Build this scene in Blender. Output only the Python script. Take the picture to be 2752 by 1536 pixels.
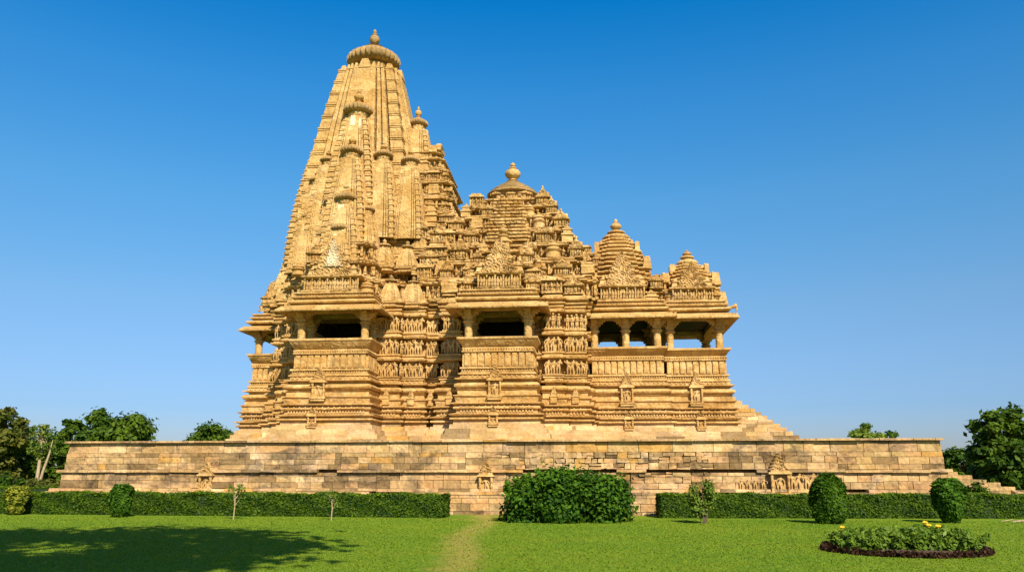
import bpy, bmesh, math, random
import numpy as np
from mathutils import Vector, Matrix
for _o in list(bpy.data.objects): bpy.data.objects.remove(_o)
SC = bpy.context.scene
COL = SC.collection
R = math.radians
RND = random.Random(7)
NP = np.random.default_rng(7)

# ------------------------------------------------------------------ camera
F_PX = 2200.0
PITCH = math.atan(502 / F_PX)
YAW = math.atan(221 * math.cos(PITCH) / F_PX)
EYE = Vector((0, 0, 1.6))
FWD = Vector((-math.sin(YAW) * math.cos(PITCH), math.cos(YAW) * math.cos(PITCH), math.sin(PITCH)))
RGT = Vector((math.cos(YAW), math.sin(YAW), 0))
UPV = RGT.cross(FWD)
cam_d = bpy.data.cameras.new("camera")
cam = bpy.data.objects.new("camera", cam_d); COL.objects.link(cam)
cam_d.sensor_width = 36.0
cam_d.lens = 36.0 * F_PX / 2752
cam_d.clip_start = 0.1; cam_d.clip_end = 6000
cam.matrix_world = Matrix.Translation(EYE) @ Matrix((RGT, UPV, -FWD)).transposed().to_4x4()
SC.camera = cam

def at(vx, vy, Y):
    """point at distance Y seen at a spot of the 2576 px wide survey picture"""
    s = 2752 / 2576
    d = FWD + RGT * ((vx * s - 1376) / F_PX) + UPV * ((768 - vy * s) / F_PX)
    return EYE + d * (Y / d.y)

# ------------------------------------------------------------------ light
SUN_EL, SUN_AZ = R(40), R(180 - 24)          # azimuth from +Y towards +X
to_sun = Vector((math.sin(SUN_AZ) * math.cos(SUN_EL), math.cos(SUN_AZ) * math.cos(SUN_EL), math.sin(SUN_EL)))
sl = bpy.data.lights.new("sun", 'SUN'); sl.energy = 5.0; sl.angle = R(0.5); sl.color = (1.0, 0.90, 0.74)
so = bpy.data.objects.new("sun", sl); COL.objects.link(so)
so.rotation_euler = to_sun.to_track_quat('Z', 'Y').to_euler(); so.location = (20, -30, 60)
W = bpy.data.worlds.new("World"); SC.world = W; W.use_nodes = True
wn = W.node_tree.nodes; wl = W.node_tree.links
bg = wn['Background']; bg.inputs[1].default_value = 0.078
sky = wn.new('ShaderNodeTexSky'); sky.sky_type = 'NISHITA'; sky.sun_disc = False
sky.sun_elevation = SUN_EL; sky.sun_rotation = SUN_AZ
sky.air_density = 1.0; sky.dust_density = 0.6; sky.ozone_density = 2.5
hs = wn.new('ShaderNodeHueSaturation'); hs.inputs['Saturation'].default_value = 1.35; hs.inputs['Value'].default_value = 1.0
# the film renders the clear sky deep azure overhead and pale lavender near the horizon
tcw = wn.new('ShaderNodeTexCoord'); sxw = wn.new('ShaderNodeSeparateXYZ'); wl.new(tcw.outputs['Generated'], sxw.inputs[0])
rw = wn.new('ShaderNodeValToRGB'); ew = rw.color_ramp.elements
_st = [(0.0, (.60, .60, .90)), (.073, (.60, .70, .98)), (.196, (1.22, 1.10, 1.08)), (.317, (1.30, 1.42, 1.32)), (.43, (.86, 1.49, 1.52)), (.527, (.10, 1.4, 1.6)), (.72, (.16, .55, .75))]
while len(ew) < len(_st): ew.new(.5)
for _i, (_p, _c) in enumerate(_st): ew[_i].position = _p; ew[_i].color = (*_c, 1)
wl.new(sxw.outputs[2], rw.inputs[0])
mw = wn.new('ShaderNodeMix'); mw.data_type = 'RGBA'; mw.blend_type = 'MULTIPLY'; mw.inputs[0].default_value = 1.0
wl.new(sky.outputs[0], hs.inputs['Color']); wl.new(hs.outputs[0], mw.inputs[6]); wl.new(rw.outputs[0], mw.inputs[7]); wl.new(mw.outputs[2], bg.inputs[0])
SC.view_settings.view_transform = 'Standard'; SC.view_settings.look = 'None'
SC.view_settings.exposure = 0.62; SC.view_settings.gamma = 1.0
SC.cycles.max_bounces = 6

# ------------------------------------------------------------------ materials
def nt(name):
    m = bpy.data.materials.new(name); m.use_nodes = True
    t = m.node_tree; return m, t, t.nodes['Principled BSDF']
def nd(t, typ, **kw):
    n = t.nodes.new(typ)
    for k, v in kw.items():
        if k in n.inputs: n.inputs[k].default_value = v
        else: setattr(n, k, v)
    return n
def ramp(t, src, stops):
    n = t.nodes.new('ShaderNodeValToRGB'); e = n.color_ramp.elements
    while len(e) < len(stops): e.new(0.5)
    for i, (p, c) in enumerate(stops):
        e[i].position = p
        e[i].color = (c, c, c, 1) if isinstance(c, (int, float)) else (*c, 1)
    t.links.new(src, n.inputs[0]); return n.outputs[0]
def mix(t, fac, a, b, mode='MIX'):
    n = t.nodes.new('ShaderNodeMix'); n.data_type = 'RGBA'; n.blend_type = mode
    for s, v in ((0, fac), (6, a), (7, b)):
        if hasattr(v, 'is_output'): t.links.new(v, n.inputs[s])
        else: n.inputs[s].default_value = v if isinstance(v, (int, float)) else (*v, 1)
    return n.outputs[2]
def math_n(t, op, a, b=0.0):
    n = t.nodes.new('ShaderNodeMath'); n.operation = op
    for s, v in ((0, a), (1, b)):
        if hasattr(v, 'is_output'): t.links.new(v, n.inputs[s])
        else: n.inputs[s].default_value = v
    return n.outputs[0]
def pos(t, scale=(1, 1, 1)):
    g = t.nodes.new('ShaderNodeNewGeometry'); m = t.nodes.new('ShaderNodeMapping')
    m.inputs['Scale'].default_value = scale
    t.links.new(g.outputs['Position'], m.inputs[0]); return m.outputs[0]
def noise(t, vec, sc, det=4, rough=0.6, dist=0.0):
    n = nd(t, 'ShaderNodeTexNoise', Scale=sc, Detail=det, Roughness=rough, Distortion=dist)
    t.links.new(vec, n.inputs['Vector']); return n.outputs['Fac']
def bump(t, h, bs, strength, dist, prev=None):
    n = nd(t, 'ShaderNodeBump', Strength=strength, Distance=dist)
    t.links.new(h, n.inputs['Height'])
    if prev is not None: t.links.new(prev, n.inputs['Normal'])
    t.links.new(n.outputs[0], bs.inputs['Normal']); return n.outputs[0]

def stone(name, base, pale, dark, carve=0.0, tint=False, stain=0.5, lattice=False, streak=0.35):
    m, t, b = nt(name)
    p = pos(t)
    n1 = noise(t, p, 0.35, 5, 0.65, 0.4)
    c = mix(t, ramp(t, n1, [(0.36, 0), (0.66, 1)]), base, pale)
    n2 = noise(t, p, 1.7, 5, 0.7)
    c = mix(t, math_n(t, 'MULTIPLY', ramp(t, n2, [(0.48, 0), (0.72, 1)]), 0.55), c, dark)
    # cut blocks: cells a little paler or browner than their neighbours
    br = nd(t, 'ShaderNodeTexVoronoi', Scale=1.0); br.distance = 'CHEBYCHEV'
    t.links.new(pos(t, (1.3, 1.3, 2.8)), br.inputs['Vector'])
    cell = t.nodes.new('ShaderNodeSeparateColor'); t.links.new(br.outputs['Color'], cell.inputs[0])
    c = mix(t, 0.40, c, ramp(t, cell.outputs[0], [(0.0, tuple(x * 0.62 for x in base)), (0.5, base), (0.85, pale), (1.0, tuple(min(1, x * 1.25) for x in pale))]))
    n3 = noise(t, pos(t, (1, 1, 0.35) if not tint else (0.7, 1, 1.3)), 0.9, 6, 0.78, 0.6)
    c = mix(t, math_n(t, 'MULTIPLY', ramp(t, n3, [(0.56, 0), (0.74, 1)] if stain < .7 else [(0.50, 0), (0.63, 1)]), stain), c, (0.085, 0.06, 0.035) if stain < .7 else (0.075, 0.058, 0.042))
    n5 = noise(t, pos(t, (1.6, 1.6, 0.14)), 1.5, 5, 0.7, 0.3)
    c = mix(t, math_n(t, 'MULTIPLY', ramp(t, n5, [(0.54, 0), (0.70, 1)]), streak), c, (0.15, 0.095, 0.045))
    n6 = noise(t, p, 0.8, 5, 0.7)
    c = mix(t, math_n(t, 'MULTIPLY', ramp(t, n6, [(0.55, 0), (0.68, 1)]), 0.35), c, tuple(x * y for x, y in zip(pale, (1.0, 1.05, 1.45))))
    if tint:
        a = t.nodes.new('ShaderNodeAttribute'); a.attribute_name = 'tint'
        c = mix(t, 1.0, c, a.outputs['Color'], 'MULTIPLY')
    n4 = noise(t, p, 9.0, 4, 0.7)
    c = mix(t, 0.5, c, ramp(t, n4, [(0.3, 0.62), (0.7, 1.35)]), 'MULTIPLY')
    t.links.new(c, b.inputs['Base Color'])
    b.inputs['Roughness'].default_value = 0.9
    b.inputs['Specular IOR Level'].default_value = 0.15
    pr = bump(t, noise(t, p, 14, 5, 0.7), b, 0.5, 0.03)
    if carve > .5:                            # fine dark mottling over the carved stone
        c = mix(t, math_n(t, 'MULTIPLY', ramp(t, noise(t, p, 5.0, 4, 0.8), [(0.54, 0), (0.70, 1)]), .32), c, tuple(x * .62 for x in dark))
        t.links.new(c, b.inputs['Base Color'])
    if carve:
        v = nd(t, 'ShaderNodeTexVoronoi', Scale=5.5); v.feature = 'F1'
        t.links.new(pos(t, (1, 1, 0.85)), v.inputs['Vector'])
        pr = bump(t, ramp(t, v.outputs['Distance'], [(0.1, 1), (0.55, 0)]), b, carve, 0.09, pr)
        v2 = nd(t, 'ShaderNodeTexVoronoi', Scale=2.7); t.links.new(pos(t, (1.15, 1.15, 0.8)), v2.inputs['Vector'])
        pr = bump(t, ramp(t, v2.outputs['Distance'], [(0.15, 1), (0.6, 0)]), b, min(1.0, carve), 0.10 if carve > .5 else 0.03, pr)
    if lattice:
        w1 = nd(t, 'ShaderNodeTexWave', Scale=3.2, Distortion=1.5); w1.bands_direction = 'DIAGONAL'
        t.links.new(pos(t, (1, 1, 1)), w1.inputs['Vector'])
        w2 = nd(t, 'ShaderNodeTexWave', Scale=3.2, Distortion=1.5); w2.bands_direction = 'DIAGONAL'
        t.links.new(pos(t, (-1, 1, 1)), w2.inputs['Vector'])
        pr = bump(t, math_n(t, 'MULTIPLY', w1.outputs['Fac'], w2.outputs['Fac']), b, 0.35, 0.04, pr)
    return m
OCH, PAL, DRK = (0.46, 0.255, 0.072), (0.61, 0.405, 0.165), (0.27, 0.13, 0.034)
M_ST = stone('sandstone', OCH, PAL, DRK, 0.35)
M_CARVE = stone('carved_sandstone', OCH, PAL, DRK, 0.75)
M_SPIRE = stone('spire_sandstone', OCH, PAL, DRK, 0.42, lattice=True, stain=0.4)
M_FIG = stone('figure_sandstone', (0.46, 0.265, 0.085), (0.58, 0.385, 0.165), (0.30, 0.155, 0.042), 0.0, stain=0.2)
M_CAP = stone('dark_weathered_sandstone', (0.30, 0.175, 0.06), (0.43, 0.285, 0.12), (0.16, 0.085, 0.03), 0.2, stain=0.6)
M_WALL = stone('terrace_blocks', (0.46, 0.275, 0.105), (0.56, 0.38, 0.185), (0.30, 0.165, 0.07), 0.25, tint=True, stain=0.72, streak=0.6)
M_PLINTH = stone('plinth_blocks', (0.47, 0.295, 0.115), (0.58, 0.41, 0.21), (0.34, 0.195, 0.07), 0.15, tint=True, stain=0.3)
M_PATCH = stone('pale_new_stone', (0.66, 0.50, 0.28), (0.74, 0.62, 0.42), (0.52, 0.36, 0.17), 0.1, stain=0.15)
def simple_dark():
    m, t, b = nt('shade_dark_stone'); b.inputs['Base Color'].default_value = (0.05, 0.035, 0.02, 1); b.inputs['Roughness'].default_value = 0.95
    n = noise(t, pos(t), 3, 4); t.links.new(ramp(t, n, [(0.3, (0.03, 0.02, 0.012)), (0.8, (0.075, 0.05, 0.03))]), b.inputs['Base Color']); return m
M_IN = simple_dark()  # near-black tone: the shade of the rooms is painted into this stone

def leafmat(name, ca, cb, rough=0.55, trans=0.25):
    m, t, b = nt(name)
    a = t.nodes.new('ShaderNodeAttribute'); a.attribute_name = 'tint'
    sep = t.nodes.new('ShaderNodeSeparateColor'); t.links.new(a.outputs['Color'], sep.inputs[0])
    c = mix(t, sep.outputs[0], ca, cb)
    t.links.new(c, b.inputs['Base Color']); b.inputs['Roughness'].default_value = rough
    b.inputs['Specular IOR Level'].default_value = 0.12
    tr = t.nodes.new('ShaderNodeBsdfTranslucent'); t.links.new(c, tr.inputs[0])
    ms = t.nodes.new('ShaderNodeMixShader'); ms.inputs[0].default_value = trans
    t.links.new(b.outputs[0], ms.inputs[1]); t.links.new(tr.outputs[0], ms.inputs[2])
    t.links.new(ms.outputs[0], t.nodes['Material Output'].inputs[0]); return m
def bark(name, c0, c1):
    m, t, b = nt(name); n = noise(t, pos(t, (3, 3, 0.6)), 4, 5, 0.7)
    t.links.new(ramp(t, n, [(0.3, c0), (0.7, c1)]), b.inputs['Base Color']); b.inputs['Roughness'].default_value = 0.95
    bump(t, n, b, 0.6, 0.05); return m
M_BARK = bark('bark', (0.07, 0.045, 0.025), (0.20, 0.14, 0.08))
M_PALEBARK = bark('pale_bark', (0.28, 0.19, 0.10), (0.50, 0.38, 0.23))
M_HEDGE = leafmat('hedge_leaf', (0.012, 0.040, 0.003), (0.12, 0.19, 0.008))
M_TREE = leafmat('tree_leaf', (0.024, 0.060, 0.005), (0.105, 0.165, 0.012))
M_TREEO = leafmat('olive_tree_leaf', (0.035, 0.060, 0.008), (0.16, 0.15, 0.02))
M_BUSH = leafmat('broad_leaf', (0.012, 0.048, 0.003), (0.09, 0.185, 0.010), 0.6)
M_LIME = leafmat('yellow_green_leaf', (0.07, 0.11, 0.008), (0.32, 0.31, 0.03))
M_CYP = leafmat('conifer_needles', (0.014, 0.052, 0.003), (0.09, 0.17, 0.008))
M_SAP = leafmat('sapling_leaf', (0.06, 0.12, 0.012), (0.20, 0.25, 0.03))
M_PURPLE = leafmat('dark_red_leaf', (0.022, 0.011, 0.006), (0.075, 0.035, 0.018))
M_FLOWER = leafmat('yellow_petal', (0.75, 0.45, 0.02), (0.85, 0.60, 0.04))
M_CORE = bark('foliage_shade_core', (0.006, 0.014, 0.004), (0.015, 0.03, 0.007))  # near-black green painting the shade deep inside the foliage
M_SOIL = bark('bed_soil', (0.04, 0.022, 0.012), (0.10, 0.055, 0.03))

# ------------------------------------------------------------------ mesh building
class MB:
    def __init__(s): s.v = []; s.f = []; s.t = []; s.cur = None
    def add(s, vs, fs, tint=None):
        o = len(s.v); s.v.extend(vs); s.f.extend([tuple(i + o for i in q) for q in fs])
        s.t.extend([tint or s.cur or (1, 1, 1)] * len(fs))
    def box(s, x0, x1, y0, y1, z0, z1, tint=None, tx=0.0, ty=0.0, jit=0.0):
        vs = [(x0, y0, z0), (x1, y0, z0), (x1, y1, z0), (x0, y1, z0), (x0 + tx, y0 + ty, z1), (x1 - tx, y0 + ty, z1), (x1 - tx, y1 - ty, z1), (x0 + tx, y1 - ty, z1)]
        if jit: vs = [tuple(c + RND.uniform(-jit, jit) for c in p) for p in vs]
        s.add(vs, [(3, 2, 1, 0), (4, 5, 6, 7), (0, 1, 5, 4), (1, 2, 6, 5), (2, 3, 7, 6), (3, 0, 4, 7)], tint)
    def rings(s, rs, cap0=True, cap1=True, closed=True):
        n = len(rs[0]); vs = [p for r in rs for p in r]; fs = []
        for k in range(len(rs) - 1):
            for i in range(n if closed else n - 1):
                j = (i + 1) % n
                fs.append((k * n + i, k * n + j, (k + 1) * n + j, (k + 1) * n + i))
        if cap0: fs.append(tuple(range(n - 1, -1, -1)))
        if cap1: fs.append(tuple((len(rs) - 1) * n + i for i in range(n)))
        s.add(vs, fs)
    def lathe(s, c, prof, n=16, ribs=0, amp=0.0, rot=0.0, sq=1.0):
        rs = []
        for r, z in prof:
            ring = []
            for i in range(n):
                a = 2 * math.pi * i / n + rot
                rr = r * (1 + (amp * (abs(math.cos(ribs * (a - rot) / 2)) - 0.5) if ribs else 0))
                ring.append((c[0] + rr * math.cos(a), c[1] + rr * math.sin(a) * sq, c[2] + z))
            rs.append(ring)
        s.rings(rs)
    def ball(s, c, r, n=8, m=5):
        rs = []
        for k in range(m + 1):
            ph = math.pi * (k + 0.15) / (m + 0.3) - math.pi / 2
            rs.append([(c[0] + r[0] * math.cos(ph) * math.cos(2 * math.pi * i / n), c[1] + r[1] * math.cos(ph) * math.sin(2 * math.pi * i / n), c[2] + r[2] * math.sin(ph)) for i in range(n)])
        s.rings(rs)
    def sweep(s, plan, prof, jit=0.0, seg=0.0, cap0=False, cap1=True):
        pts = subdiv(plan, seg) if seg else [(p, None) for p in plan]
        n = len(plan); nor = []
        for i in range(n):
            a, b, c = plan[i - 1], plan[i], plan[(i + 1) % n]
            n1 = enorm(a, b); n2 = enorm(b, c)
            d = 1 + n1[0] * n2[0] + n1[1] * n2[1]
            d = max(d, 0.35)
            nor.append(((n1[0] + n2[0]) / d, (n1[1] + n2[1]) / d))
        P = []; N = []
        for i in range(n):
            a, b = plan[i], plan[(i + 1) % n]; L = math.hypot(b[0] - a[0], b[1] - a[1])
            P.append(a); N.append(nor[i])
            k = int(L / seg) if seg else 0
            e = enorm(a, b)
            for q in range(1, k + 1):
                f = q / (k + 1); P.append((a[0] + (b[0] - a[0]) * f, a[1] + (b[1] - a[1]) * f)); N.append(e)
        rs = []
        for off, z in prof:
            r = []
            for p, q in zip(P, N):
                o = off + (RND.uniform(-jit, jit) if jit else 0)
                r.append((p[0] + q[0] * o, p[1] + q[1] * o, z + (RND.uniform(-jit, jit) * 0.6 if jit else 0)))
            rs.append(r)
        s.rings(rs, cap0, cap1)
    def tube(s, pts, rad, n=7):
        rs = []
        for k, p in enumerate(pts):
            p = Vector(p); d = (Vector(pts[min(k + 1, len(pts) - 1)]) - Vector(pts[max(k - 1, 0)])).normalized()
            u = d.orthogonal().normalized(); w = d.cross(u)
            if k and u.dot(pu) < 0.99:
                u = (pu - d * pu.dot(d)).normalized(); w = d.cross(u)
            pu = u
            rs.append([tuple(p + (u * math.cos(2 * math.pi * i / n) + w * math.sin(2 * math.pi * i / n)) * rad[k]) for i in range(n)])
        s.rings(rs)
    def fig(s, x, y, z, h, face=(0, -1)):
        """small carved attendant of a frieze: legs, hips, chest, head, leaning a little"""
        l = RND.uniform(-0.07, 0.07) * h; fx, fy = face
        w = h * 0.13; d = h * 0.10; k = h * 0.04
        for cx, cz, rw, rh in ((l * 0.3 - w * .45, 0.22, 0.55, 0.24), (l * 0.3 + w * .45, 0.22, 0.55, 0.24), (l, 0.47, 1.25, 0.10), (l * 0.5, 0.63, 1.15, 0.16), (-l * 0.6, 0.87, 0.75, 0.11)):
            s.ball((x + cx * abs(fy) + fx * k, y + cx * abs(fx) + fy * k, z + cz * h), (w * rw, max(d * .9, w * rw * .8), rh * h), 6, 4)
        for sd in (-1, 1):
            if RND.random() < 0.8:
                s.ball((x + (l + sd * w * 1.5) * abs(fy) + fx * k, y + (l + sd * w * 1.5) * abs(fx) + fy * k, z + h * RND.uniform(.5, .72)), (w * .38, w * .38, h * 0.15), 5, 3)
    def build(s, name, mat, parent=None, smooth=None, tint=False, loc=None):
        me = bpy.data.meshes.new(name); me.from_pydata([tuple(p) for p in s.v], [], s.f)
        me.materials.append(mat)
        if tint:
            at_ = me.attributes.new('tint', 'FLOAT_COLOR', 'FACE')
            at_.data.foreach_set('color', np.array([(*c, 1.0) for c in s.t], dtype=np.float32).ravel())
        if smooth is not None:
            me.polygons.foreach_set('use_smooth', [True] * len(me.polygons)); me.set_sharp_from_angle(angle=R(smooth))
        o = bpy.data.objects.new(name, me); COL.objects.link(o)
        if parent: attach(o, parent)
        return o
def attach(o, parent):
    o.parent = parent
    o.matrix_parent_inverse = wmat(parent).inverted()
def wmat(o):
    m = Matrix.Translation(o.location) @ o.rotation_euler.to_matrix().to_4x4() @ Matrix.Diagonal((*o.scale, 1))
    return (wmat(o.parent) @ o.matrix_parent_inverse @ m) if o.parent else m
def enorm(a, b):
    dx, dy = b[0] - a[0], b[1] - a[1]; L = math.hypot(dx, dy) or 1
    return (dy / L, -dx / L)
def subdiv(p, s): return p
def thing(name, label, cat, loc=(0, 0, 0), group=None):
    o = bpy.data.objects.new(name, None); COL.objects.link(o); o.location = loc; o.empty_display_size = 0.5
    return tag(o, label, cat, group)
def tag(o, label=None, cat=None, group=None, kind=None):
    for k, v in (('label', label), ('category', cat), ('group', group), ('kind', kind)):
        if v: o[k] = v
    return o
def part_empty(name, parent, loc):
    o = bpy.data.objects.new(name, None); COL.objects.link(o); o.location = loc; o.empty_display_size = 0.3
    attach(o, parent); return o
def copy_of(src, parent, loc, rz=0.0, sc=(1, 1, 1), name=None):
    """another instance of a mesh built round the origin, its child parts copied too"""
    c = src.copy(); COL.objects.link(c); c.parent = None
    c.location = loc; c.rotation_euler = (0, 0, rz); c.scale = sc
    for ch in list(src.children):
        d = ch.copy(); COL.objects.link(d); d.parent = c
    if parent: attach(c, parent)
    return c
def rect(x0, x1, y0, y1): return [(x0, y0), (x1, y0), (x1, y1), (x0, y1)]
def stepped(cx, cy, hx, hy, k=0.16, n=2):
    """rectangle with n offsets at every corner (ratha plan), counter-clockwise"""
    d = k * min(hx, hy)
    q = []
    for i in range(n + 1):
        q.append((hx - (n - i) * d, -hy + i * d)) if i == 0 else q.extend([(hx - (n - i) * d - d + d, -hy + i * d)])
    pts = []
    # one corner (south-east): stairs going up
    cor = []
    for i in range(n + 1):
        x = hx - (n - i) * d; y = -hy + i * d
        cor.append((x, y))
        if i < n: cor.append((x, y + d))
    pts += [(cx + x, cy + y) for x, y in cor]
    pts += [(cx + x, cy - y) for x, y in reversed(cor)]
    pts += [(cx - x, cy - y) for x, y in cor]
    pts += [(cx - x, cy + y) for x, y in reversed(cor)]
    return pts

# ------------------------------------------------------------------ ground and sky side
GX = 48.5                                    # the temple's long axis lies at this distance
def ground():
    n = 61
    xs = np.concatenate([[-1500, -500, -200, -90], np.linspace(-45, 45, 46), [90, 200, 500, 1500]])
    ys = np.concatenate([[-300, -60, -20], np.linspace(0, 60, 31), [90, 160, 400, 1500, 4000]])
    mb = MB(); vs = [(x, y, 0.0) for y in ys for x in xs]; w = len(xs)
    fs = [(j * w + i, j * w + i + 1, (j + 1) * w + i + 1, (j + 1) * w + i) for j in range(len(ys) - 1) for i in range(w - 1)]
    mb.add(vs, fs)
    m, t, b = nt('lawn')
    p = pos(t)
    c = mix(t, ramp(t, noise(t, p, 0.22, 5, 0.6), [(0.35, 0), (0.68, 1)]), (0.120, 0.235, 0.015), (0.222, 0.295, 0.020))
    c = mix(t, math_n(t, 'MULTIPLY', ramp(t, noise(t, p, 1.3, 4, 0.7), [(0.5, 0), (0.75, 1)]), 0.6), c, (0.25, 0.235, 0.018))
    c = mix(t, 0.8, c, ramp(t, noise(t, p, 14, 3, 0.8), [(0.3, 0.72), (0.7, 1.28)]), 'MULTIPLY')
    # worn track across the lawn to the gap in the hedge
    sx = t.nodes.new('ShaderNodeSeparateXYZ'); t.links.new(p, sx.inputs[0])
    yy = sx.outputs[1]
    cx = math_n(t, 'ADD', math_n(t, 'MULTIPLY', math_n(t, 'SUBTRACT', yy, 14.0), -0.088), -2.55)
    cx = math_n(t, 'ADD', cx, math_n(t, 'MULTIPLY', math_n(t, 'SINE', math_n(t, 'MULTIPLY', yy, 0.5)), 0.22))
    dx = math_n(t, 'ABSOLUTE', math_n(t, 'SUBTRACT', sx.outputs[0], cx))
    dx = math_n(t, 'ADD', dx, math_n(t, 'MULTIPLY', math_n(t, 'SUBTRACT', noise(t, p, 1.6, 5, 0.75), 0.5), 1.3))
    k1 = ramp(t, dx, [(0.12, 1), (0.62, 0)])
    ex = math_n(t, 'ABSOLUTE', math_n(t, 'ADD', sx.outputs[0], 4.2))
    ey = math_n(t, 'MULTIPLY', math_n(t, 'ABSOLUTE', math_n(t, 'SUBTRACT', yy, 29.7)), 1.1)
    rr = math_n(t, 'ADD', math_n(t, 'MULTIPLY', ex, 0.55), ey)
    rr = math_n(t, 'ADD', rr, math_n(t, 'MULTIPLY', math_n(t, 'SUBTRACT', noise(t, p, 1.2, 4, 0.7), 0.5), 1.6))
    k2 = ramp(t, rr, [(0.4, 1), (1.4, 0)])
    k = math_n(t, 'MULTIPLY', math_n(t, 'MAXIMUM', k1, k2), 0.68)
    c = mix(t, k, c, (0.44, 0.32, 0.08))
    t.links.new(c, b.inputs['Base Color']); b.inputs['Roughness'].default_value = 0.95
    b.inputs['Specular IOR Level'].default_value = 0.1
    bump(t, noise(t, p, 22, 4, 0.8), b, 0.9, 0.06)
    tag(mb.build('lawn', m), kind='structure')
    return m
ground()
def grass():
    n = 150000
    u = NP.random(n); y = 12.5 * (32 / 12.5) ** (u ** 0.85)
    x = NP.uniform(-0.80, 0.66, n) * y
    ok = (y < 30.4) | (x < -23)
    # thin over the worn track
    cx = (y - 14) * -0.088 - 2.55
    ok &= ~((np.abs(x - cx) < 0.45) & (NP.random(n) < 0.55))
    x, y = x[ok], y[ok]; n = len(x)
    h = NP.uniform(0.010, 0.032, n); a = NP.uniform(0, math.pi, n); w = 0.006 + 0.0005 * y
    dx, dy = np.cos(a) * w, np.sin(a) * w; lx, ly = NP.normal(0, .03, n), NP.normal(0, .03, n)
    V = np.stack([np.stack([x - dx, y - dy, np.full(n, -.004)], 1), np.stack([x + dx, y + dy, np.full(n, -.004)], 1), np.stack([x + lx, y + ly, h], 1)], 1).reshape(-1, 3)
    me = mesh_np('grass', V, n, 3, M_GRASS)
    o = bpy.data.objects.new('grass', me); COL.objects.link(o); tag(o, 'short mown green grass of the lawn', 'grass', kind='stuff')
def mesh_np(name, V, n, k, mat, tint=None):
    me = bpy.data.meshes.new(name)
    me.vertices.add(n * k); me.vertices.foreach_set('co', V.astype(np.float32).ravel())
    me.loops.add(n * k); me.loops.foreach_set('vertex_index', np.arange(n * k, dtype=np.int32))
    me.polygons.add(n); me.polygons.foreach_set('loop_start', np.arange(0, n * k, k, dtype=np.int32))
    me.update(); me.validate()
    a = me.attributes.new('tint', 'FLOAT_COLOR', 'FACE')
    tt = NP.random(n) if tint is None else tint
    a.data.foreach_set('color', np.stack([tt, tt, tt, np.ones(n)], 1).astype(np.float32).ravel())
    me.materials.append(mat); return me
M_GRASS = leafmat('grass_blade', (0.125, 0.235, 0.012), (0.245, 0.31, 0.020), 0.7, 0.4)
grass()

# ------------------------------------------------------------------ terrace
TZ = 2.94                                    # terrace floor
TX0, TX1, TY = -22.6, 13.5, 34.0
def stone_tint(dark=0.0, warm=True):
    r = RND.random()
    if r < dark: k = RND.uniform(0.40, 0.72); return (k, k * 0.98, k * 0.95)
    if r < dark + 0.05: return (1.25, 1.25, 1.3)
    if r < dark + 0.09: return (1.0, 0.86, 0.55)
    if r < dark + 0.20: return (1.02, 0.92, 0.87)
    k = RND.uniform(0.84, 1.12); return (k, k * RND.uniform(0.95, 1.02), k * RND.uniform(0.90, 1.06))
def dark_at(x, z):
    d = 0.10
    if -19.5 < x < -12.0 and 1.5 < z < 2.7: d = 0.5
    if -11 < x < -5.5 and z < 2.7: d = 0.55
    if -16 < x < -12 and z < 1.5: d = 0.25
    if 2.0 < x < 8.5 and 1.5 < z < 2.6: d = 0.45
    if 0 < x < 5: d = max(d, 0.22)
    return d
def courses(mb, x0, x1, y, z0, z1, hmin, hmax, lmin, lmax, depth=0.5, rough=0.015, batter=0.0, zref=None, rubble=None, axis='x', dk=None, keep=None):
    if axis == 'x' and x1 - x0 > 9 and hmax > .25 and depth < .8:
        a = x0
        while a < x1 - .01:
            b = min(a + RND.uniform(2.2, 5.5), x1)
            if x1 - b < 2: b = x1
            courses(mb, a, b, y, z0, z1, hmin, hmax, lmin, lmax, depth, rough, batter, zref, rubble, axis, dk); a = b
        return
    z = z0
    while z < z1 - 0.02:
        h = min(RND.uniform(hmin, hmax), z1 - z)
        if z1 - z - h < 0.1: h = z1 - z
        x = x0
        while x < x1 - 0.01:
            l = RND.uniform(lmin, lmax)
            if rubble and rubble[0] < x < rubble[1] and rubble[2] < z < rubble[3]: l *= 0.5
            if x1 - x - l < 0.25: l = x1 - x
            off = RND.uniform(-rough, rough); rb = 0.004
            sub = [(x, x + l, z, z + h)]
            if rubble and rubble[0] < x < rubble[1] and rubble[2] < z < rubble[3]:
                off = RND.uniform(-0.04, 0.035); rb = 0.022
                if RND.random() < 0.4: zm = z + h * RND.uniform(.35, .65); sub = [(x, x + l, z, zm), (x, x + l, zm, z + h)]
            for a, b, c, d in sub:
                g = 0.010; yy = y - (batter * ((zref if zref is not None else z1) - (c + d) / 2)) + off
                t = stone_tint((dk or dark_at)((a + b) / 2, (c + d) / 2))
                if axis == 'x':
                    mb.box(a + g, b - g, yy, yy + depth, c + g * 0.7, d - g * 0.7, t, jit=rb)
                else:
                    mb.box(yy, yy + depth, a + g, b - g, c + g * 0.7, d - g * 0.7, t, jit=rb)
            x += l
        z += h
platform = thing('temple_platform', 'long battered sandstone block platform with stained courses, below the temple', 'platform', (-4.5, 46, 0))
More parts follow.
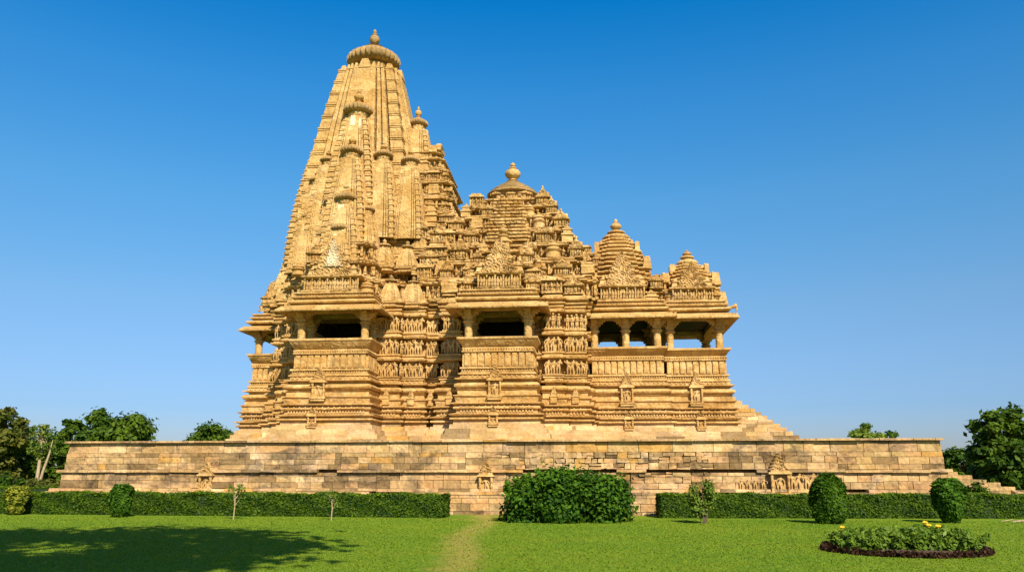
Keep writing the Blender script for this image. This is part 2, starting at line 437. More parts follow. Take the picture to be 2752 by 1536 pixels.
def build_platform():
    y0, y1 = TY, 63.0
    core = MB(); core.box(TX0 + 0.3, TX1 - 0.3, y0 + 0.35, y1 - .3, -0.1, TZ - 0.02, (.45, .4, .33))
    core.build('platform_fill', M_WALL, platform, tint=True)
    w = MB()
    # top course under the cornice, smooth long stones
    courses(w, TX0 + .05, TX1 - .05, y0 + 0.02, 2.42, 2.84, 0.42, 0.42, 0.7, 1.7, rough=0.008, dk=lambda x, z: 0.05)
    courses(w, TX0 - .02, TX1 + .02, y0 - 0.0, 1.74, 2.42, 0.18, 0.29, 0.35, 1.05, batter=0.10, zref=2.42, rubble=(-4.2, 4.5, 1.7, 2.5), rough=0.02)
    courses(w, TX0 - .10, TX1 + .10, y0 - 0.10, 0.98, 1.62, 0.2, 0.34, 0.4, 1.2, batter=0.10, zref=1.62, rubble=(0.5, 4.5, 1.2, 1.7), rough=0.016)
    courses(w, TX0 - .45, TX1 + .3, y0 - 0.62, 0.42, 0.74, 0.15, 0.32, 0.6, 1.3, rough=0.01, depth=1.0, dk=lambda x, z: .04)
    courses(w, TX0 - .50, TX1 + .3, y0 - 0.90, -0.05, 0.42, 0.12, 0.3, 0.5, 1.2, rough=0.015, depth=1.2, dk=lambda x, z: .12)
    for X, sg in ((TX0, -1), (TX1, 1)):      # the two ends
        a = X - 0.02 if sg < 0 else X - 0.48
        courses(w, y0 + .1, y1, a, 1.74, 2.84, 0.2, 0.4, 0.5, 1.3, axis='y')
        courses(w, y0, y1, a + 0.10 * sg, 0.98, 1.62, 0.2, 0.34, 0.5, 1.3, axis='y')
        courses(w, y0 - .4, y1, a + 0.45 * sg, -0.05, 0.74, 0.2, 0.34, 0.5, 1.3, axis='y')
    w.build('retaining_wall', M_WALL, platform, tint=True)
    c = MB()
    courses(c, TX0 - .10, TX1 + .10, y0 - 0.13, 2.845, TZ, 0.1, 0.1, 0.6, 1.8, depth=0.9, rough=0.03, dk=lambda x, z: .06)
    for X, sg in ((TX0, -1), (TX1, 1)):
        courses(c, y0 + .8, y1, X - .13 if sg < 0 else X - .77, 2.845, TZ, 0.1, 0.1, 0.9, 1.8, depth=0.9, axis='y', dk=lambda x, z: .02)
    c.build('cornice', M_WALL, platform, tint=True)
    st = MB()                                # the projecting string courses, chipped
    for (ya, za, zb, gap) in ((y0 - 0.24, 1.625, 1.735, 0.10), (y0 - 0.36, 0.86, 0.975, 0.05), (y0 - .52, 0.75, 0.855, 0.03)):
        x = TX0 - .28 if za > 1 else TX0 - .42
        while x < TX1 + .2:
            l = RND.uniform(0.5, 1.5)
            broken = RND.random() < gap + (0.45 if za > 1 and -3.5 < x < 5.5 else 0)
            if not broken:
                zz = RND.uniform(-.012, .012); pr = RND.uniform(-.03, .03)
                t = stone_tint(dark_at(x, za) * .6)
                st.box(x + .004, min(x + l, TX1 + .25) - .004, ya + pr, y0 + .4, za + zz, zb + zz, t, ty=0.03, jit=0.012)
            x += l
        for X, sg in ((TX0, -1), (TX1, 1)):
            p = abs(ya - y0)
            st.box(min(X, X + sg * p), max(X, X + sg * p), y0 - p + .05, y1, za, zb - .003, stone_tint(.05))
    st.build('string_course', M_WALL, platform, tint=True)
    fl = MB(); fl.box(TX0 + .6, TX1 - .6, y0 + .7, y1 - .5, TZ - .1, TZ - .006, (.9, .9, .9)); fl.build('paved_top', M_WALL, platform, tint=True)
build_platform()

# ------------------------------------------------------------------ human figures of the reliefs
def skin_figure(name, joints, edges, sub=1):
    me = bpy.data.meshes.new(name); me.from_pydata([j[0] for j in joints], edges, [])
    o = bpy.data.objects.new(name, me); COL.objects.link(o)
    sk = o.modifiers.new('s', 'SKIN'); sk.use_smooth_shade = True
    for i, j in enumerate(joints):
        d = me.skin_vertices[0].data[i]; r = j[1]; d.radius = (r, r) if not isinstance(r, tuple) else r; d.use_root = (i == 0)
    ss = o.modifiers.new('b', 'SUBSURF'); ss.levels = sub; ss.render_levels = sub
    dg = bpy.context.evaluated_depsgraph_get(); ev = o.evaluated_get(dg)
    m2 = bpy.data.meshes.new_from_object(ev, depsgraph=dg); m2.name = name
    bpy.data.objects.remove(o); bpy.data.meshes.remove(me)
    m2.polygons.foreach_set('use_smooth', [True] * len(m2.polygons))
    m2.materials.clear(); m2.materials.append(M_FIG); return m2
def figure_mesh(k):
    """a metre-high carved dancer in a bent, swaying pose facing -y"""
    r = random.Random(40 + k); s = 1 if k % 2 else -1
    hip = 0.045 * s; ch = -0.015 * s; hd = -0.05 * s
    J = [((hip, 0, .50), .085), ((hip * .4, -.01, .60), .058), ((ch, -.01, .70), .080), ((ch, -.01, .78), .070), ((hd * .7, -.01, .835), .034), ((hd, -.02, .885), .060), ((hd * 1.1, -.01, .955), .048),
         ((hip + .055, -.01, .45), .062), ((hip + .07, -.03 - .03 * (s > 0), .25), .043), ((hip + .05 + .02 * r.random(), 0, .05), .030), ((hip + .07, -.06, .015), .026),
         ((hip - .055, -.01, .45), .062), ((hip - .075, -.03 - .03 * (s < 0), .25), .043), ((hip - .05 - .03 * r.random(), 0, .05), .030), ((hip - .07, -.06, .015), .026)]
    E = [(0, 1), (1, 2), (2, 3), (3, 4), (4, 5), (5, 6), (0, 7), (7, 8), (8, 9), (9, 10), (0, 11), (11, 12), (12, 13), (13, 14)]
    poses = [((.14, -.02, .62), (.06, -.09, .68)), ((.17, -.01, .63), (.17, -.03, .47)), ((.16, -.01, .86), (.08, -.02, .97)), ((.16, -.02, .64), (.20, -.05, .80))]
    for sd in (1, -1):
        el, ha = r.choice(poses); b = len(J)
        J += [((ch + sd * .095, -.01, .765), .038), ((ch + sd * el[0], el[1], el[2]), .028), ((ch + sd * ha[0], ha[1], ha[2]), .024)]
        E += [(3, b), (b, b + 1), (b + 1, b + 2)]
    return skin_figure('carved_figure', J, E)
FIGS = [figure_mesh(k) for k in range(7)]
def put_figure(parent, x, y, z, h, rz=0.0, name='carved_figure', wide=1.15):
    o = bpy.data.objects.new(name, RND.choice(FIGS)); COL.objects.link(o)
    o.location = (x, y, z); o.rotation_euler = (0, 0, rz); o.scale = (h * wide, h * 1.1, h); attach(o, parent); return o

# relief slabs: nested horseshoe arches, lattice scrolls
def gavaksha(mb, cx, y, z0, w, h, depth=0.16, face=(0, -1), res=30):
    """triangular pediment of interlaced arches as real relief; face gives the way it looks"""
    rows = max(3, int(h / (w * 0.17)))
    cen = []
    for r in range(rows):
        f = r / rows; ww = w * (1 - f) ** 0.85; k = max(1, int(round((rows - r) * 0.8)))
        for i in range(k):
            cen.append(((i - (k - 1) / 2) * ww / k, (f + 0.4 / rows) * h, 0.58 * h / rows * (1.7 if (r + i) % 4 == 1 else 1)))
    nz, nx = res, res
    grid = {}; vs = []; fs = []
    def hf(u, v):
        best = 0.0
        for a, b, r in cen:
            d = math.hypot(u - a, (v - b) * 0.9) / r
            if d < 1.25:
                best = max(best, 0.55 + 0.45 * math.cos(d * 13.0) - 0.25 * d)
        return best + 0.25 * math.sin(u * 21 + v * 17) * math.sin(v * 25)
    for side in (0, 1):
        for j in range(nz + 1):
            v = h * j / nz; half = w / 2 * (1 - j / nz) ** .92 + 0.04 * w
            half *= 1 + 0.13 * math.sin(v / h * rows * math.tau)
            for i in range(nx + 1):
                u = -half + 2 * half * i / nx
                d = (0.45 + 0.55 * max(0, hf(u, v))) * depth if side == 0 else -0.25
                if side == 0 and i in (0, nx): d = 0.02
                X, Y = (cx + u, y - d) if face[1] else (cx + (d if face[0] > 0 else -d), y + u)
                vs.append((X, Y, z0 + v))
    m = nx + 1; o = m * (nz + 1)
    for j in range(nz):
        for i in range(nx):
            a = j * m + i; fs.append((a, a + 1, a + m + 1, a + m))
    for j in range(nz):
        fs.append((j * m, (j + 1) * m, o + (j + 1) * m, o + j * m)); fs.append((j * m + nx, o + j * m + nx, o + (j + 1) * m + nx, (j + 1) * m + nx))
    mb.add(vs, fs)

# ------------------------------------------------------------------ terrace niches
def niche(parent, x, y, z, w, h, crown, figh=None, rail=True):
    """small shrine set in a wall: two ringed colonnettes, sill, lintel, carved gable and a figure inside"""
    e = part_empty('niche', parent, (x, y, z))
    mb = MB()
    mb.box(x - w * .5, x + w * .5, y + .02, y + .35, z, z + h, jit=.004)
    mb.box(x - w * .66, x + w * .66, y - .20, y + .3, z - .10, z, ty=-.02, jit=.006)
    mb.box(x - w * .58, x + w * .58, y - .16, y + .3, z - .2, z - .1, jit=.006)
    for sd in (-1, 1):
        mb.lathe((x + sd * w * .47, y - .10, z), [(.06 * w / .6, 0), (.06, .03), (.045, .06), (.045, h * .3), (.062, h * .34), (.045, h * .4), (.045, h * .62), (.065, h * .68), (.05, h * .75), (.075, h * .97), (.075, h)], 8)
    mb.box(x - w * .66, x + w * .66, y - .22, y + .3, z + h, z + h + .07, ty=.03, jit=.005)
    mb.box(x - w * .55, x + w * .55, y - .16, y + .3, z + h + .07, z + h + .15, jit=.005)
    mb.build('niche_frame', M_ST, e, 40)
    g = MB(); gavaksha(g, x, y + .02, z + h + .15, w * 1.05, crown, .16, res=22)
    g.build('niche_gable', M_FIG, e, 60)
    put_figure(e, x, y - .03, z + .02, figh or h * .92, name='statue', wide=1.4)
    return e
niche(platform, at(517, 1225, 33.8).x, 33.80, .92, .50, .56, .42)
niche(platform, at(1222, 1225, 33.7).x, 33.78, .82, .50, .64, .52)
niche(platform, at(1963, 1225, 33.7).x, 33.70, .86, .66, .70, .64)
def frieze_relief():
    xs = [at(v, 1225, 33.7).x for v in (1868, 1885, 1903, 1924, 1995, 2012, 2030, 2047, 2060, 2075, 2088)]
    for i, x in enumerate(xs):
        h = .44 if i < 4 else .60
        put_figure(platform, x, 33.78, .99, h * RND.uniform(.92, 1.05), name='carved_figure', wide=1.5)
frieze_relief()

# ------------------------------------------------------------------ staircases
def stairs(name, label, x0, z0, x1, z1, n, ya, yb, mat, z_base):
    t = thing(name, label, 'staircase', ((x0 + x1) / 2, (ya + yb) / 2, z_base))
    mb = MB()
    for i in range(n):
        xa = x0 + (x1 - x0) * i / n; xb = x0 + (x1 - x0) * (i + 1) / n; zt = z0 + (z1 - z0) * i / n
        mb.box(x0 - .3, xb, ya + .5, yb, z_base - .3, zt - .01, stone_tint(.1), jit=.01)
    mb.build('steps', mat, t, tint=True)
    ck = MB()
    for i in range(n):
        xb = x0 + (x1 - x0) * (i + 1) / n; zt = z0 + (z1 - z0) * i / n; h = (z0 - z1) / n
        x = x0 - .3
        while x < xb - .01:
            l = min(RND.uniform(.5, 1.2), xb - x)
            if xb - x - l < .2: l = xb - x
            ck.box(x + .006, x + l - .006, ya + RND.uniform(-.02, .02), ya + .6, zt - h + .004, zt + RND.uniform(-.01, .03), stone_tint(.16), jit=.012); x += l
    ck.build('side_wall', mat, t, tint=True); return t
s0 = at(1850, 1003, 46.4); s1 = at(2040, 1088, 46.4)
stairs('temple_stairs', 'tan stone stairs descending from the entrance porch to the platform top', s0.x - .3, s0.z + .1, s1.x, TZ, 13, 46.3, 50.7, M_PLINTH, TZ)
s0 = at(2375, 1163, 46); s1 = at(2540, 1240, 46)
stairs('platform_stairs', 'pale stone stairs descending from the right end of the platform to the garden', 13.3, TZ, s1.x + 1.5, .35, 14, 45.6, 51.4, M_WALL, 0)
def rubble():
    base = at(2548, 1235, 45.0)
    for i, (dx, dy, w, h) in enumerate(((-.6, 0, .5, .45), (-.1, .2, .55, .38), (.45, .1, .5, .32))):
        me = MB(); me.box(-w / 2, w / 2, -.3, .3, 0, h + .28, stone_tint(), tx=.05, ty=.05, jit=.06)
        o = me.build('rubble_block', M_WALL, tint=True); o.location = (base.x + dx + .8, base.y + dy, -.02)
        tag(o, ['squarish loose stone block nearest the foot of the right stairs', 'middle loose stone block beyond the right stairs', 'low loose stone block farthest from the right stairs'][i], 'stone block', 'loose stone blocks beside the stairs')
rubble()

# ================================================================== TEMPLE
temple = thing('stone_temple', 'ochre sandstone temple with a tall clustered spire, carved walls and lower pyramidal halls', 'temple', (-6, GX, TZ))

# balconies: x0, x1, front Y
LB = (-15.5, -11.45, 41.0); CB = (-6.62, -2.9, 41.0); MH = (-.15, 3.95, 45.0); PH = (3.95, 7.38, 45.5); WB = (-19.95, -18.1, 46.2)
def south_outline(balc):
    p = []
    p += [(-18.1, 45.9), (-18.05, 45.9), (-18.05, 44.9), (-17.05, 44.9), (-17.05, 43.8), (-16.3, 43.8), (-16.3, 43.1)]
    if balc: p += [(LB[0] - .0, 43.1), (LB[0], LB[2]), (LB[1], LB[2]), (LB[1], 43.0)]
    else: p += [(-15.1, 43.1), (-15.1, 46.8), (-11.85, 46.8), (-11.85, 43.0)]
    p += [(-10.35, 43.0), (-10.35, 43.75), (-10.2, 43.75), (-10.2, 43.45), (-9.1, 43.45), (-9.1, 44.0), (-8.35, 44.0), (-8.35, 45.0), (-8.05, 45.0), (-8.05, 43.3), (-7.05, 43.3), (-7.05, 44.0)]
    if balc: p += [(CB[0], 44.0), (CB[0], CB[2]), (CB[1], CB[2]), (CB[1], 43.4)]
    else: p += [(-6.25, 44.0), (-6.25, 46.8), (-3.25, 46.8), (-3.25, 43.4)]
    p += [(-2.45, 43.4), (-2.45, 42.85), (-1.55, 42.85), (-1.55, 43.6), (-1.38, 43.6), (-1.38, 43.2), (-.38, 43.2), (-.38, 44.2), (-.15, 44.2)]
    return p
def full_plan(balc):
    s = south_outline(balc)
    if balc:
        s = [(WB[0], WB[2]), (WB[1], WB[2])] + s[1:] + [(-.15, MH[2]), (MH[1], MH[2]), (MH[1], PH[2]), (PH[1], PH[2])]
    # drop repeated points
    q = []
    for a in s:
        if not q or abs(q[-1][0] - a[0]) + abs(q[-1][1] - a[1]) > 1e-4: q.append(a)
    return q + [(x, 2 * GX - y) for x, y in reversed(q)]
PLAN_B, PLAN_W = full_plan(True), full_plan(False)

def build_base():
    # plain plinth of large blocks in stepped courses
    z = TZ - .02; off = 1.0; mb = MB()
    k = 0
    hs_ = [.30, .26, .26, .22, .24]
    for h in hs_:
        mb.sweep(PLAN_B, [(off, z), (off - .02, z + h - .004), (-.5, z + h - .002)], jit=.012, seg=.7, cap1=False); z += h + .0; off -= .17
    for q in range(len(mb.t)): mb.t[q] = stone_tint(.05)
    mb.build('plinth', M_PLINTH, temple, tint=True)
    prof = [(.30, 4.16), (.34, 4.20), (.34, 4.27), (.22, 4.30), (.22, 4.36), (.36, 4.40), (.38, 4.46), (.22, 4.50), (.15, 4.53),
            (.15, 4.70), (.24, 4.72), (.26, 4.78), (.17, 4.92), (.32, 4.96), (.33, 5.01), (.16, 5.06), (.20, 5.32), (.25, 5.36), (.25, 5.41), (.12, 5.44),
            (.12, 5.66), (.17, 5.69), (.08, 5.72), (.16, 5.76), (.22, 5.83), (.23, 5.90), (.20, 5.97), (.12, 6.03), (.02, 6.05), (.02, 6.17), (.20, 6.20), (.21, 6.26), (.05, 6.31), (.05, 6.42), (.10, 6.46), (.10, 6.52), (0.0, 6.56), (-.6, 6.565)]
    prof = [(o * 1.5 - .04, z) for o, z in prof]
    mb = MB(); mb.sweep(PLAN_B, prof, jit=.013, seg=.55, cap1=False)
    mb.build('base_moulding', M_ST, temple, 40)
    # frieze of small figures round the base (real relief) and pendant leaves
    fr = MB()
    n = len(PLAN_B)
    for i in range(n // 2):
        a, b = PLAN_B[i], PLAN_B[i + 1]; L = math.hypot(b[0] - a[0], b[1] - a[1]); e = enorm(a, b)
        if e[1] > .5 or (e[0] < -.5 and a[0] > -16) or L < .3: continue
        k = max(1, int(L / .15))
        for q in range(k):
            f = (q + .5) / k; x = a[0] + (b[0] - a[0]) * f + e[0] * .22; y = a[1] + (b[1] - a[1]) * f + e[1] * .22
            fr.box(x - .045, x + .045, y - .05, y + .05, 4.55, 4.62 + RND.uniform(0, .07), tx=.01, ty=.01)
            fr.ball((x + RND.uniform(-.02, .02), y, 4.66 + RND.uniform(-.02, .02)), (.04, .05, .05), 5, 3)
            if q % 2 == 0: fr.box(x - .05, x + .05, y + e[1] * .09 - .03 - e[0] * 0, y + e[1] * .09 + .05, 4.80, 4.90, tx=.035)
        k = max(1, int(L / .24))
        for q in range(k):
            f = (q + .5) / k; x = a[0] + (b[0] - a[0]) * f + e[0] * .06; y = a[1] + (b[1] - a[1]) * f + e[1] * .06
            fr.box(x - .05, x + .05, y - .04, y + .04, 6.325, 6.41, tx=.01)
    fr.build('base_frieze', M_FIG, temple, 50)
build_base()

def build_wall():
    z0 = 6.55
    prof = [(-.02, z0), (.14, z0 + .02), (.16, z0 + .07), (.0, z0 + .10)]
    for a, b in ((6.66, 7.46), (7.86, 8.70), (9.16, 9.92)):
        prof += [(-.14, a - .02), (-.14, b + .01), (.14, b + .03), (.18, b + .09), (.18, b + .15), (.05, b + .19), (.05, b + .26), (.13, b + .30), (.13, b + .37), (-.04, b + .39)]
    prof = prof[:-1] + [(.02, 10.33), (.22, 10.40), (.22, 10.46), (.05, 10.5), (.05, 10.58), (.26, 10.63), (.28, 10.70), (.1, 10.75), (.1, 10.82), (.0, 10.9), (-1.2, 10.92)]
    mb = MB(); mb.sweep(PLAN_W, prof, jit=.01, seg=.6, cap1=True)
    mb.build('carved_wall', M_ST, temple, 40)
build_wall()

# figures on the buttresses (west to east), three bands
def wall_figures():
    faces = []                                # (x0,x1,y) south faces in view
    for a, b in zip(PLAN_W, PLAN_W[1:]):
        if abs(a[1] - b[1]) < 1e-3 and b[0] > a[0] and b[0] - a[0] > .28 and a[1] < 45.5 and not (LB[0] + .2 < (a[0] + b[0]) / 2 < LB[1] - .5 and a[1] > 46):
            faces.append((a[0], b[0], a[1]))
    sides = [(-10.35, 43.0, 43.75), (-.38, 43.2, 44.2), (-2.45, 42.85, 43.4)]
    count = 0; mb = MB(); xf = MB()
    for zi, (z, h) in enumerate(((6.68, .80), (7.88, .83), (9.18, .76))):
        for x0, x1, y in faces:
            if y > 46: continue
            L = x1 - x0; k = max(1, int(round(L / .285)))
            hid = (x0 > -16.6 and x0 < -15.2)
            for q in range(k):
                x = x0 + L * (q + .5) / k; hh = h * RND.uniform(.86, 1.0)
                if hid: continue
                if count < 98:
                    put_figure(temple, x, y - .015, z, hh, RND.uniform(-.25, .25), wide=RND.uniform(1.2, 1.5)); count += 1
                else: xf.fig(x, y - .02, z, hh)
            # little ledge blocks below every figure
            for q in range(k * 2):
                x = x0 + L * (q + .5) / (k * 2); mb.box(x - .05, x + .05, y - .10, y + .1, z - .10, z - .02, tx=.01)
        for x, ya, yb in sides:
            k = 2
            for q in range(k): xf.fig(x + .05, ya + (yb - ya) * (q + .5) / k, z, h * .9, face=(1, 0))
    tag(mb.build('figure_ledge', M_FIG, temple, 50), kind='stuff'); tag(xf.build('carved_figures', M_FIG, temple, 50), kind='stuff')
wall_figures()
def base_niches():
    for cx, y, w, h, z, cr in ((-13.9, 40.72, .62, .74, 5.36, .62), (-4.85, 40.72, .60, .74, 5.36, .66), (1.85, 44.72, .62, .78, 5.3, .66), (5.6, 45.22, .6, .78, 5.3, .7)):
        niche(temple, cx, y, z, w, h, cr)
    for cx, y in ((-14.1, 40.60), (-4.9, 40.60), (1.9, 44.6), (5.75, 45.1)):
        niche(temple, cx, y, 4.02, .40, .36, .30)
    for cx, y in ((-10.9, 42.78), (-9.65, 43.2), (-8.7, 43.75), (-7.55, 43.05), (-2.0, 42.6), (-.88, 42.95), (-17.55, 44.68)):
        mb = MB(); e = part_empty('moulding_shrine', temple, (cx, y, 5.1))
        mb.box(cx - .17, cx + .17, y - .12, y + .2, 5.12, 5.44, jit=.005); mb.box(cx - .11, cx + .11, y - .135, y, 5.18, 5.38)
        mb.box(cx - .22, cx + .22, y - .16, y + .2, 5.44, 5.50, ty=.02); mb.box(cx - .16, cx + .16, y - .14, y + .2, 5.50, 5.58, tx=.03)
        mb.build('shrine_block', M_ST, e, 40)
        g = MB(); gavaksha(g, cx, y - .05, 5.58, .34, .34, .12, res=12); g.build('shrine_gable', M_FIG, e, 60)
base_niches()

# ------------------------------------------------------------------ columns, eaves, balconies
def column_mesh(h):
    mb = MB()
    mb.lathe((0, 0, 0), [(.27, 0), (.27, .06), (.21, .10), (.20, h * .50), (.22, h * .51), (.22, h * .54), (.20, h * .56), (.29, h * .60), (.30, h * .64), (.22, h * .68), (.24, h * .72)], 12)
    mb.box(-.24, .24, -.24, .24, h * .72, h * .80, jit=.004)
    for a in (0, 1):
        for k, (l, z0, z1) in enumerate(((.36, .80, .88), (.50, .88, .96), (.62, .96, 1.0))):
            if a: mb.box(-.17, .17, -l, l, h * z0, h * z1 - .002)
            else: mb.box(-l, l, -.172, .172, h * z0, h * z1 - .004)
    o = mb.build('column', M_ST, None, 35); return o
def balcony(name, x0, x1, yf, yb, zr, ze, cols, open_back, east=True, west=True, label=None, eave_out=.78, backcol=False, depth_e=None):
    """seat-back balcony: panelled dado, outward leaning rail, columns, ribbed eave, stacked cornices"""
    cx = (x0 + x1) / 2
    e = part_empty(name, temple, (cx, (yf + yb) / 2, zr - 1.8))
    if label: e['label'] = label
    pl = rect(x0, x1, yf, yb)
    d = MB()
    d.sweep(pl, [(-.03, 6.50), (.03, 6.53), (.03, 6.58), (-.05, 6.60), (-.05, 6.72), (.06, 6.75), (.06, 6.84), (-.16, 6.87), (-.16, 7.59), (-.02, 7.61), (.0, 7.66), (-.05, 7.70), (-.06, 7.86), (-.3, 7.862)], jit=.006, seg=.6)
    for (a, b, fixed, ax) in ((x0, x1, yf, 'x'),) + (((yf, yb, x1, 'e'),) if east else ()) + (((yf, yb, x0, 'w'),) if west else ()):
        n = max(3, int((b - a) / .36))
        for i in range(n):
            p = a + .12 + (b - a - .24) * (i + .5) / n; hw = (b - a - .24) / n * .5 - .045
            m = RND.uniform(-.01, .01)
            for (u0, u1, q, z0, z1) in ((p - hw, p + hw, .045 + m, 6.90, 7.55), (p - hw * .6, p + hw * .6, .065 + m, 6.96, 7.48)):
                if ax == 'x': d.box(u0, u1, yf + .10 - q, yf + .2, z0, z1, jit=.003)
                elif ax == 'e': d.box(x1 - .2, x1 - .10 + q, u0, u1, z0, z1, jit=.003)
                else: d.box(x0 + .10 - q, x0 + .2, u0, u1, z0, z1, jit=.003)
        n = max(4, int((b - a) / .13))
        for i in range(n):
            p = a + (b - a) * (i + .5) / n
            if ax == 'x':
                d.ball((p, yf + .03, 7.77), (.05, .05, .06), 5, 3); d.box(p - .035, p + .035, yf - .0, yf + .1, 6.61, 6.71)
            elif ax == 'e': d.ball((x1 - .03, p, 7.77), (.05, .05, .06), 5, 3)
    d.build('dado_panels', M_ST, e, 40)
    r = MB()
    r.sweep(pl, [(-.08, 7.88), (-.04, 7.90), (.17, zr - .12), (.21, zr - .11), (.22, zr - .02), (.18, zr), (.05, zr), (.02, zr - .08), (-.22, 7.95), (-.22, 7.87)], jit=.006, seg=.8, cap0=False, cap1=False)
    n = max(4, int((x1 - x0) / .17))
    for i in range(n):                       # incised uprights of the seat back
        p = x0 + (x1 - x0) * (i + .5) / n; w = .022 if i % 3 else .05
        r.add([(p - w, yf + .04, 7.95), (p + w, yf + .04, 7.95), (p + w, yf - .145, zr - .16), (p - w, yf - .145, zr - .16), (p - w, yf + .2, 7.95), (p + w, yf + .2, 7.95), (p + w, yf + .05, zr - .16), (p - w, yf + .05, zr - .16)],
              [(0, 1, 2, 3), (1, 5, 6, 2), (4, 0, 3, 7), (3, 2, 6, 7)])
    r.build('seat_rail', M_ST, e, 40)
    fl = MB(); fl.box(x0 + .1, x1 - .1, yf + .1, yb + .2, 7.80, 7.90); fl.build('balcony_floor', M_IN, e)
    h = ze - zr + .10
    first = None
    for px, py in cols:
        if first is None: c = column_mesh(h); c.location = (px, py, zr - .08); attach(c, e); first = c
        else:
            c = first.copy(); COL.objects.link(c); c.parent = None; c.matrix_parent_inverse = Matrix(); c.location = (px, py, zr - .08); attach(c, e)
    bm_ = MB()                                # beams on the columns and ceiling
    i0, i1, j0, j1 = x0 + .12, x1 - .12, yf + .14, yb - .14
    bm_.box(i0, i1, j0, j0 + .34, ze + .02, ze + .3); bm_.box(i0, i1, j1 - .34, j1, ze + .02, ze + .3)
    bm_.box(i0, i0 + .34, j0 + .34, j1 - .34, ze + .022, ze + .3); bm_.box(i1 - .34, i1, j0 + .34, j1 - .34, ze + .022, ze + .3)
    bm_.build('beam', M_ST, e)
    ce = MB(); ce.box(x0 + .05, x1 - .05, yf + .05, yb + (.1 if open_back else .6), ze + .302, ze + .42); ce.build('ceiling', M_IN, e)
    ev = MB()
    o = eave_out
    ev.sweep(pl, [(-.3, ze + .30), (o - .35, ze + .17), (o - .02, ze - .02), (o, ze + .0), (o + .01, ze + .07), (o - .32, ze + .27), (o - .65, ze + .42), (-.1, ze + .46)], jit=.008, seg=.5, cap1=False)
    for (a, b, ax) in ((x0 - o + .05, x1 + o - .05, 'x'),) + (((yf - o + .05, yb, 'e'),) if east else ()) + (((yf - o + .05, yb, 'w'),) if west else ()):
        n = int((b - a) / .19)
        for i in range(n):                   # rolled ribs of the eave
            p = a + (b - a) * (i + .5) / n; w = .055; sk = .10
            if ax == 'x':
                def pt(u, off, z): return (u, yf - off, z)
            elif ax == 'e':
                def pt(u, off, z): return (x1 + off, u, z)
            else:
                def pt(u, off, z): return (x0 - off, u, z)
            ev.add([pt(p - w, o + .015, ze + .03), pt(p + w, o + .015, ze + .03), pt(p + w, o + .01, ze + .105), pt(p - w, o + .01, ze + .105),
                    pt(p - w + sk, o - .34, ze + .31), pt(p + w + sk, o - .34, ze + .31), pt(p + w + sk, o - .40, ze + .2), pt(p - w + sk, o - .40, ze + .2)],
                   [(0, 1, 2, 3), (3, 2, 5, 4), (0, 3, 4, 7), (1, 6, 5, 2), (0, 7, 6, 1)])
    ev.build('eave', M_ST, e, 40)
    co = MB()
    co.sweep(pl, [(.02, ze + .44), (.10, ze + .46), (.30, ze + .50), (.34, ze + .56), (.30, ze + .64), (.05, ze + .70), (.05, ze + .77), (.20, ze + .80), (.22, ze + .87), (.02, ze + .91), (-.02, ze + 1.0), (.12, ze + 1.03), (.12, ze + 1.09), (-.3, ze + 1.12)], jit=.01, seg=.5)
    for i in range(int((x1 - x0) / .16)):
        p = x0 + .08 + i * .16
        co.box(p - .04, p + .04, yf - .045, yf + .05, ze + .705, ze + .765); co.box(p - .045, p + .045, yf - .03, yf + .1, ze + .92, ze + .99)
    co.build('cornice', M_ST, e, 40)
    return e
ZE = 9.86
def four(x0, x1, yf, yb, mid=0):
    q = [(x0 + .32, yf + .32), (x1 - .32, yf + .32)]
    for k in range(mid): q.append((x0 + .32 + (x1 - x0 - .64) * (k + 1) / (mid + 1), yf + .32))
    return q
balcony('balcony', LB[0], LB[1], LB[2], 43.3, 8.40, 9.78, four(*LB, 43.3) + [(LB[0] + .32, 42.9), (LB[1] - .32, 42.9)], False)
balcony('balcony', CB[0], CB[1], CB[2], 43.6, 8.36, 9.76, four(*CB, 43.6) + [(CB[0] + .32, 43.2), (CB[1] - .32, 43.2)], False)
m_y1 = 52.0; p_y1 = 51.5
balcony('hall', MH[0], MH[1], MH[2], m_y1, 8.34, 9.86, four(*MH, m_y1, 1) + [(x, m_y1 - .32) for x, _ in four(*MH, m_y1, 1)] + [(MH[1] - .32, 48.5)], True, west=False, eave_out=.72)
balcony('entrance_porch', PH[0] + .02, PH[1], PH[2], p_y1, 8.28, 9.86, four(PH[0] + .1, PH[1], PH[2], 0) + [(x, p_y1 - .32) for x, _ in four(PH[0] + .1, PH[1], 0, 0)], True, west=False, eave_out=.68)
balcony('balcony', WB[0], WB[1] + .0, WB[2], 2 * GX - WB[2], 8.42, 9.72, [(WB[0] + .3, WB[2] + .3), (WB[0] + .3, 2 * GX - WB[2] - .3)], True, east=False, eave_out=.64)
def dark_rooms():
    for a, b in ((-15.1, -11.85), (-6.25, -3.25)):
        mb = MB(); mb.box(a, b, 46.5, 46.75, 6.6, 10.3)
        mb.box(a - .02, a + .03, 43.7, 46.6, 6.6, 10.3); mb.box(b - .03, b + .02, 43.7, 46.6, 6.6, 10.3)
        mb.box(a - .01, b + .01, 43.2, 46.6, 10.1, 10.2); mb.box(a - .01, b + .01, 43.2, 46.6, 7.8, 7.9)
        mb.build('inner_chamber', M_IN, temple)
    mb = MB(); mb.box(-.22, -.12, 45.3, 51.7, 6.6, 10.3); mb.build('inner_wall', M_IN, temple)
dark_rooms()

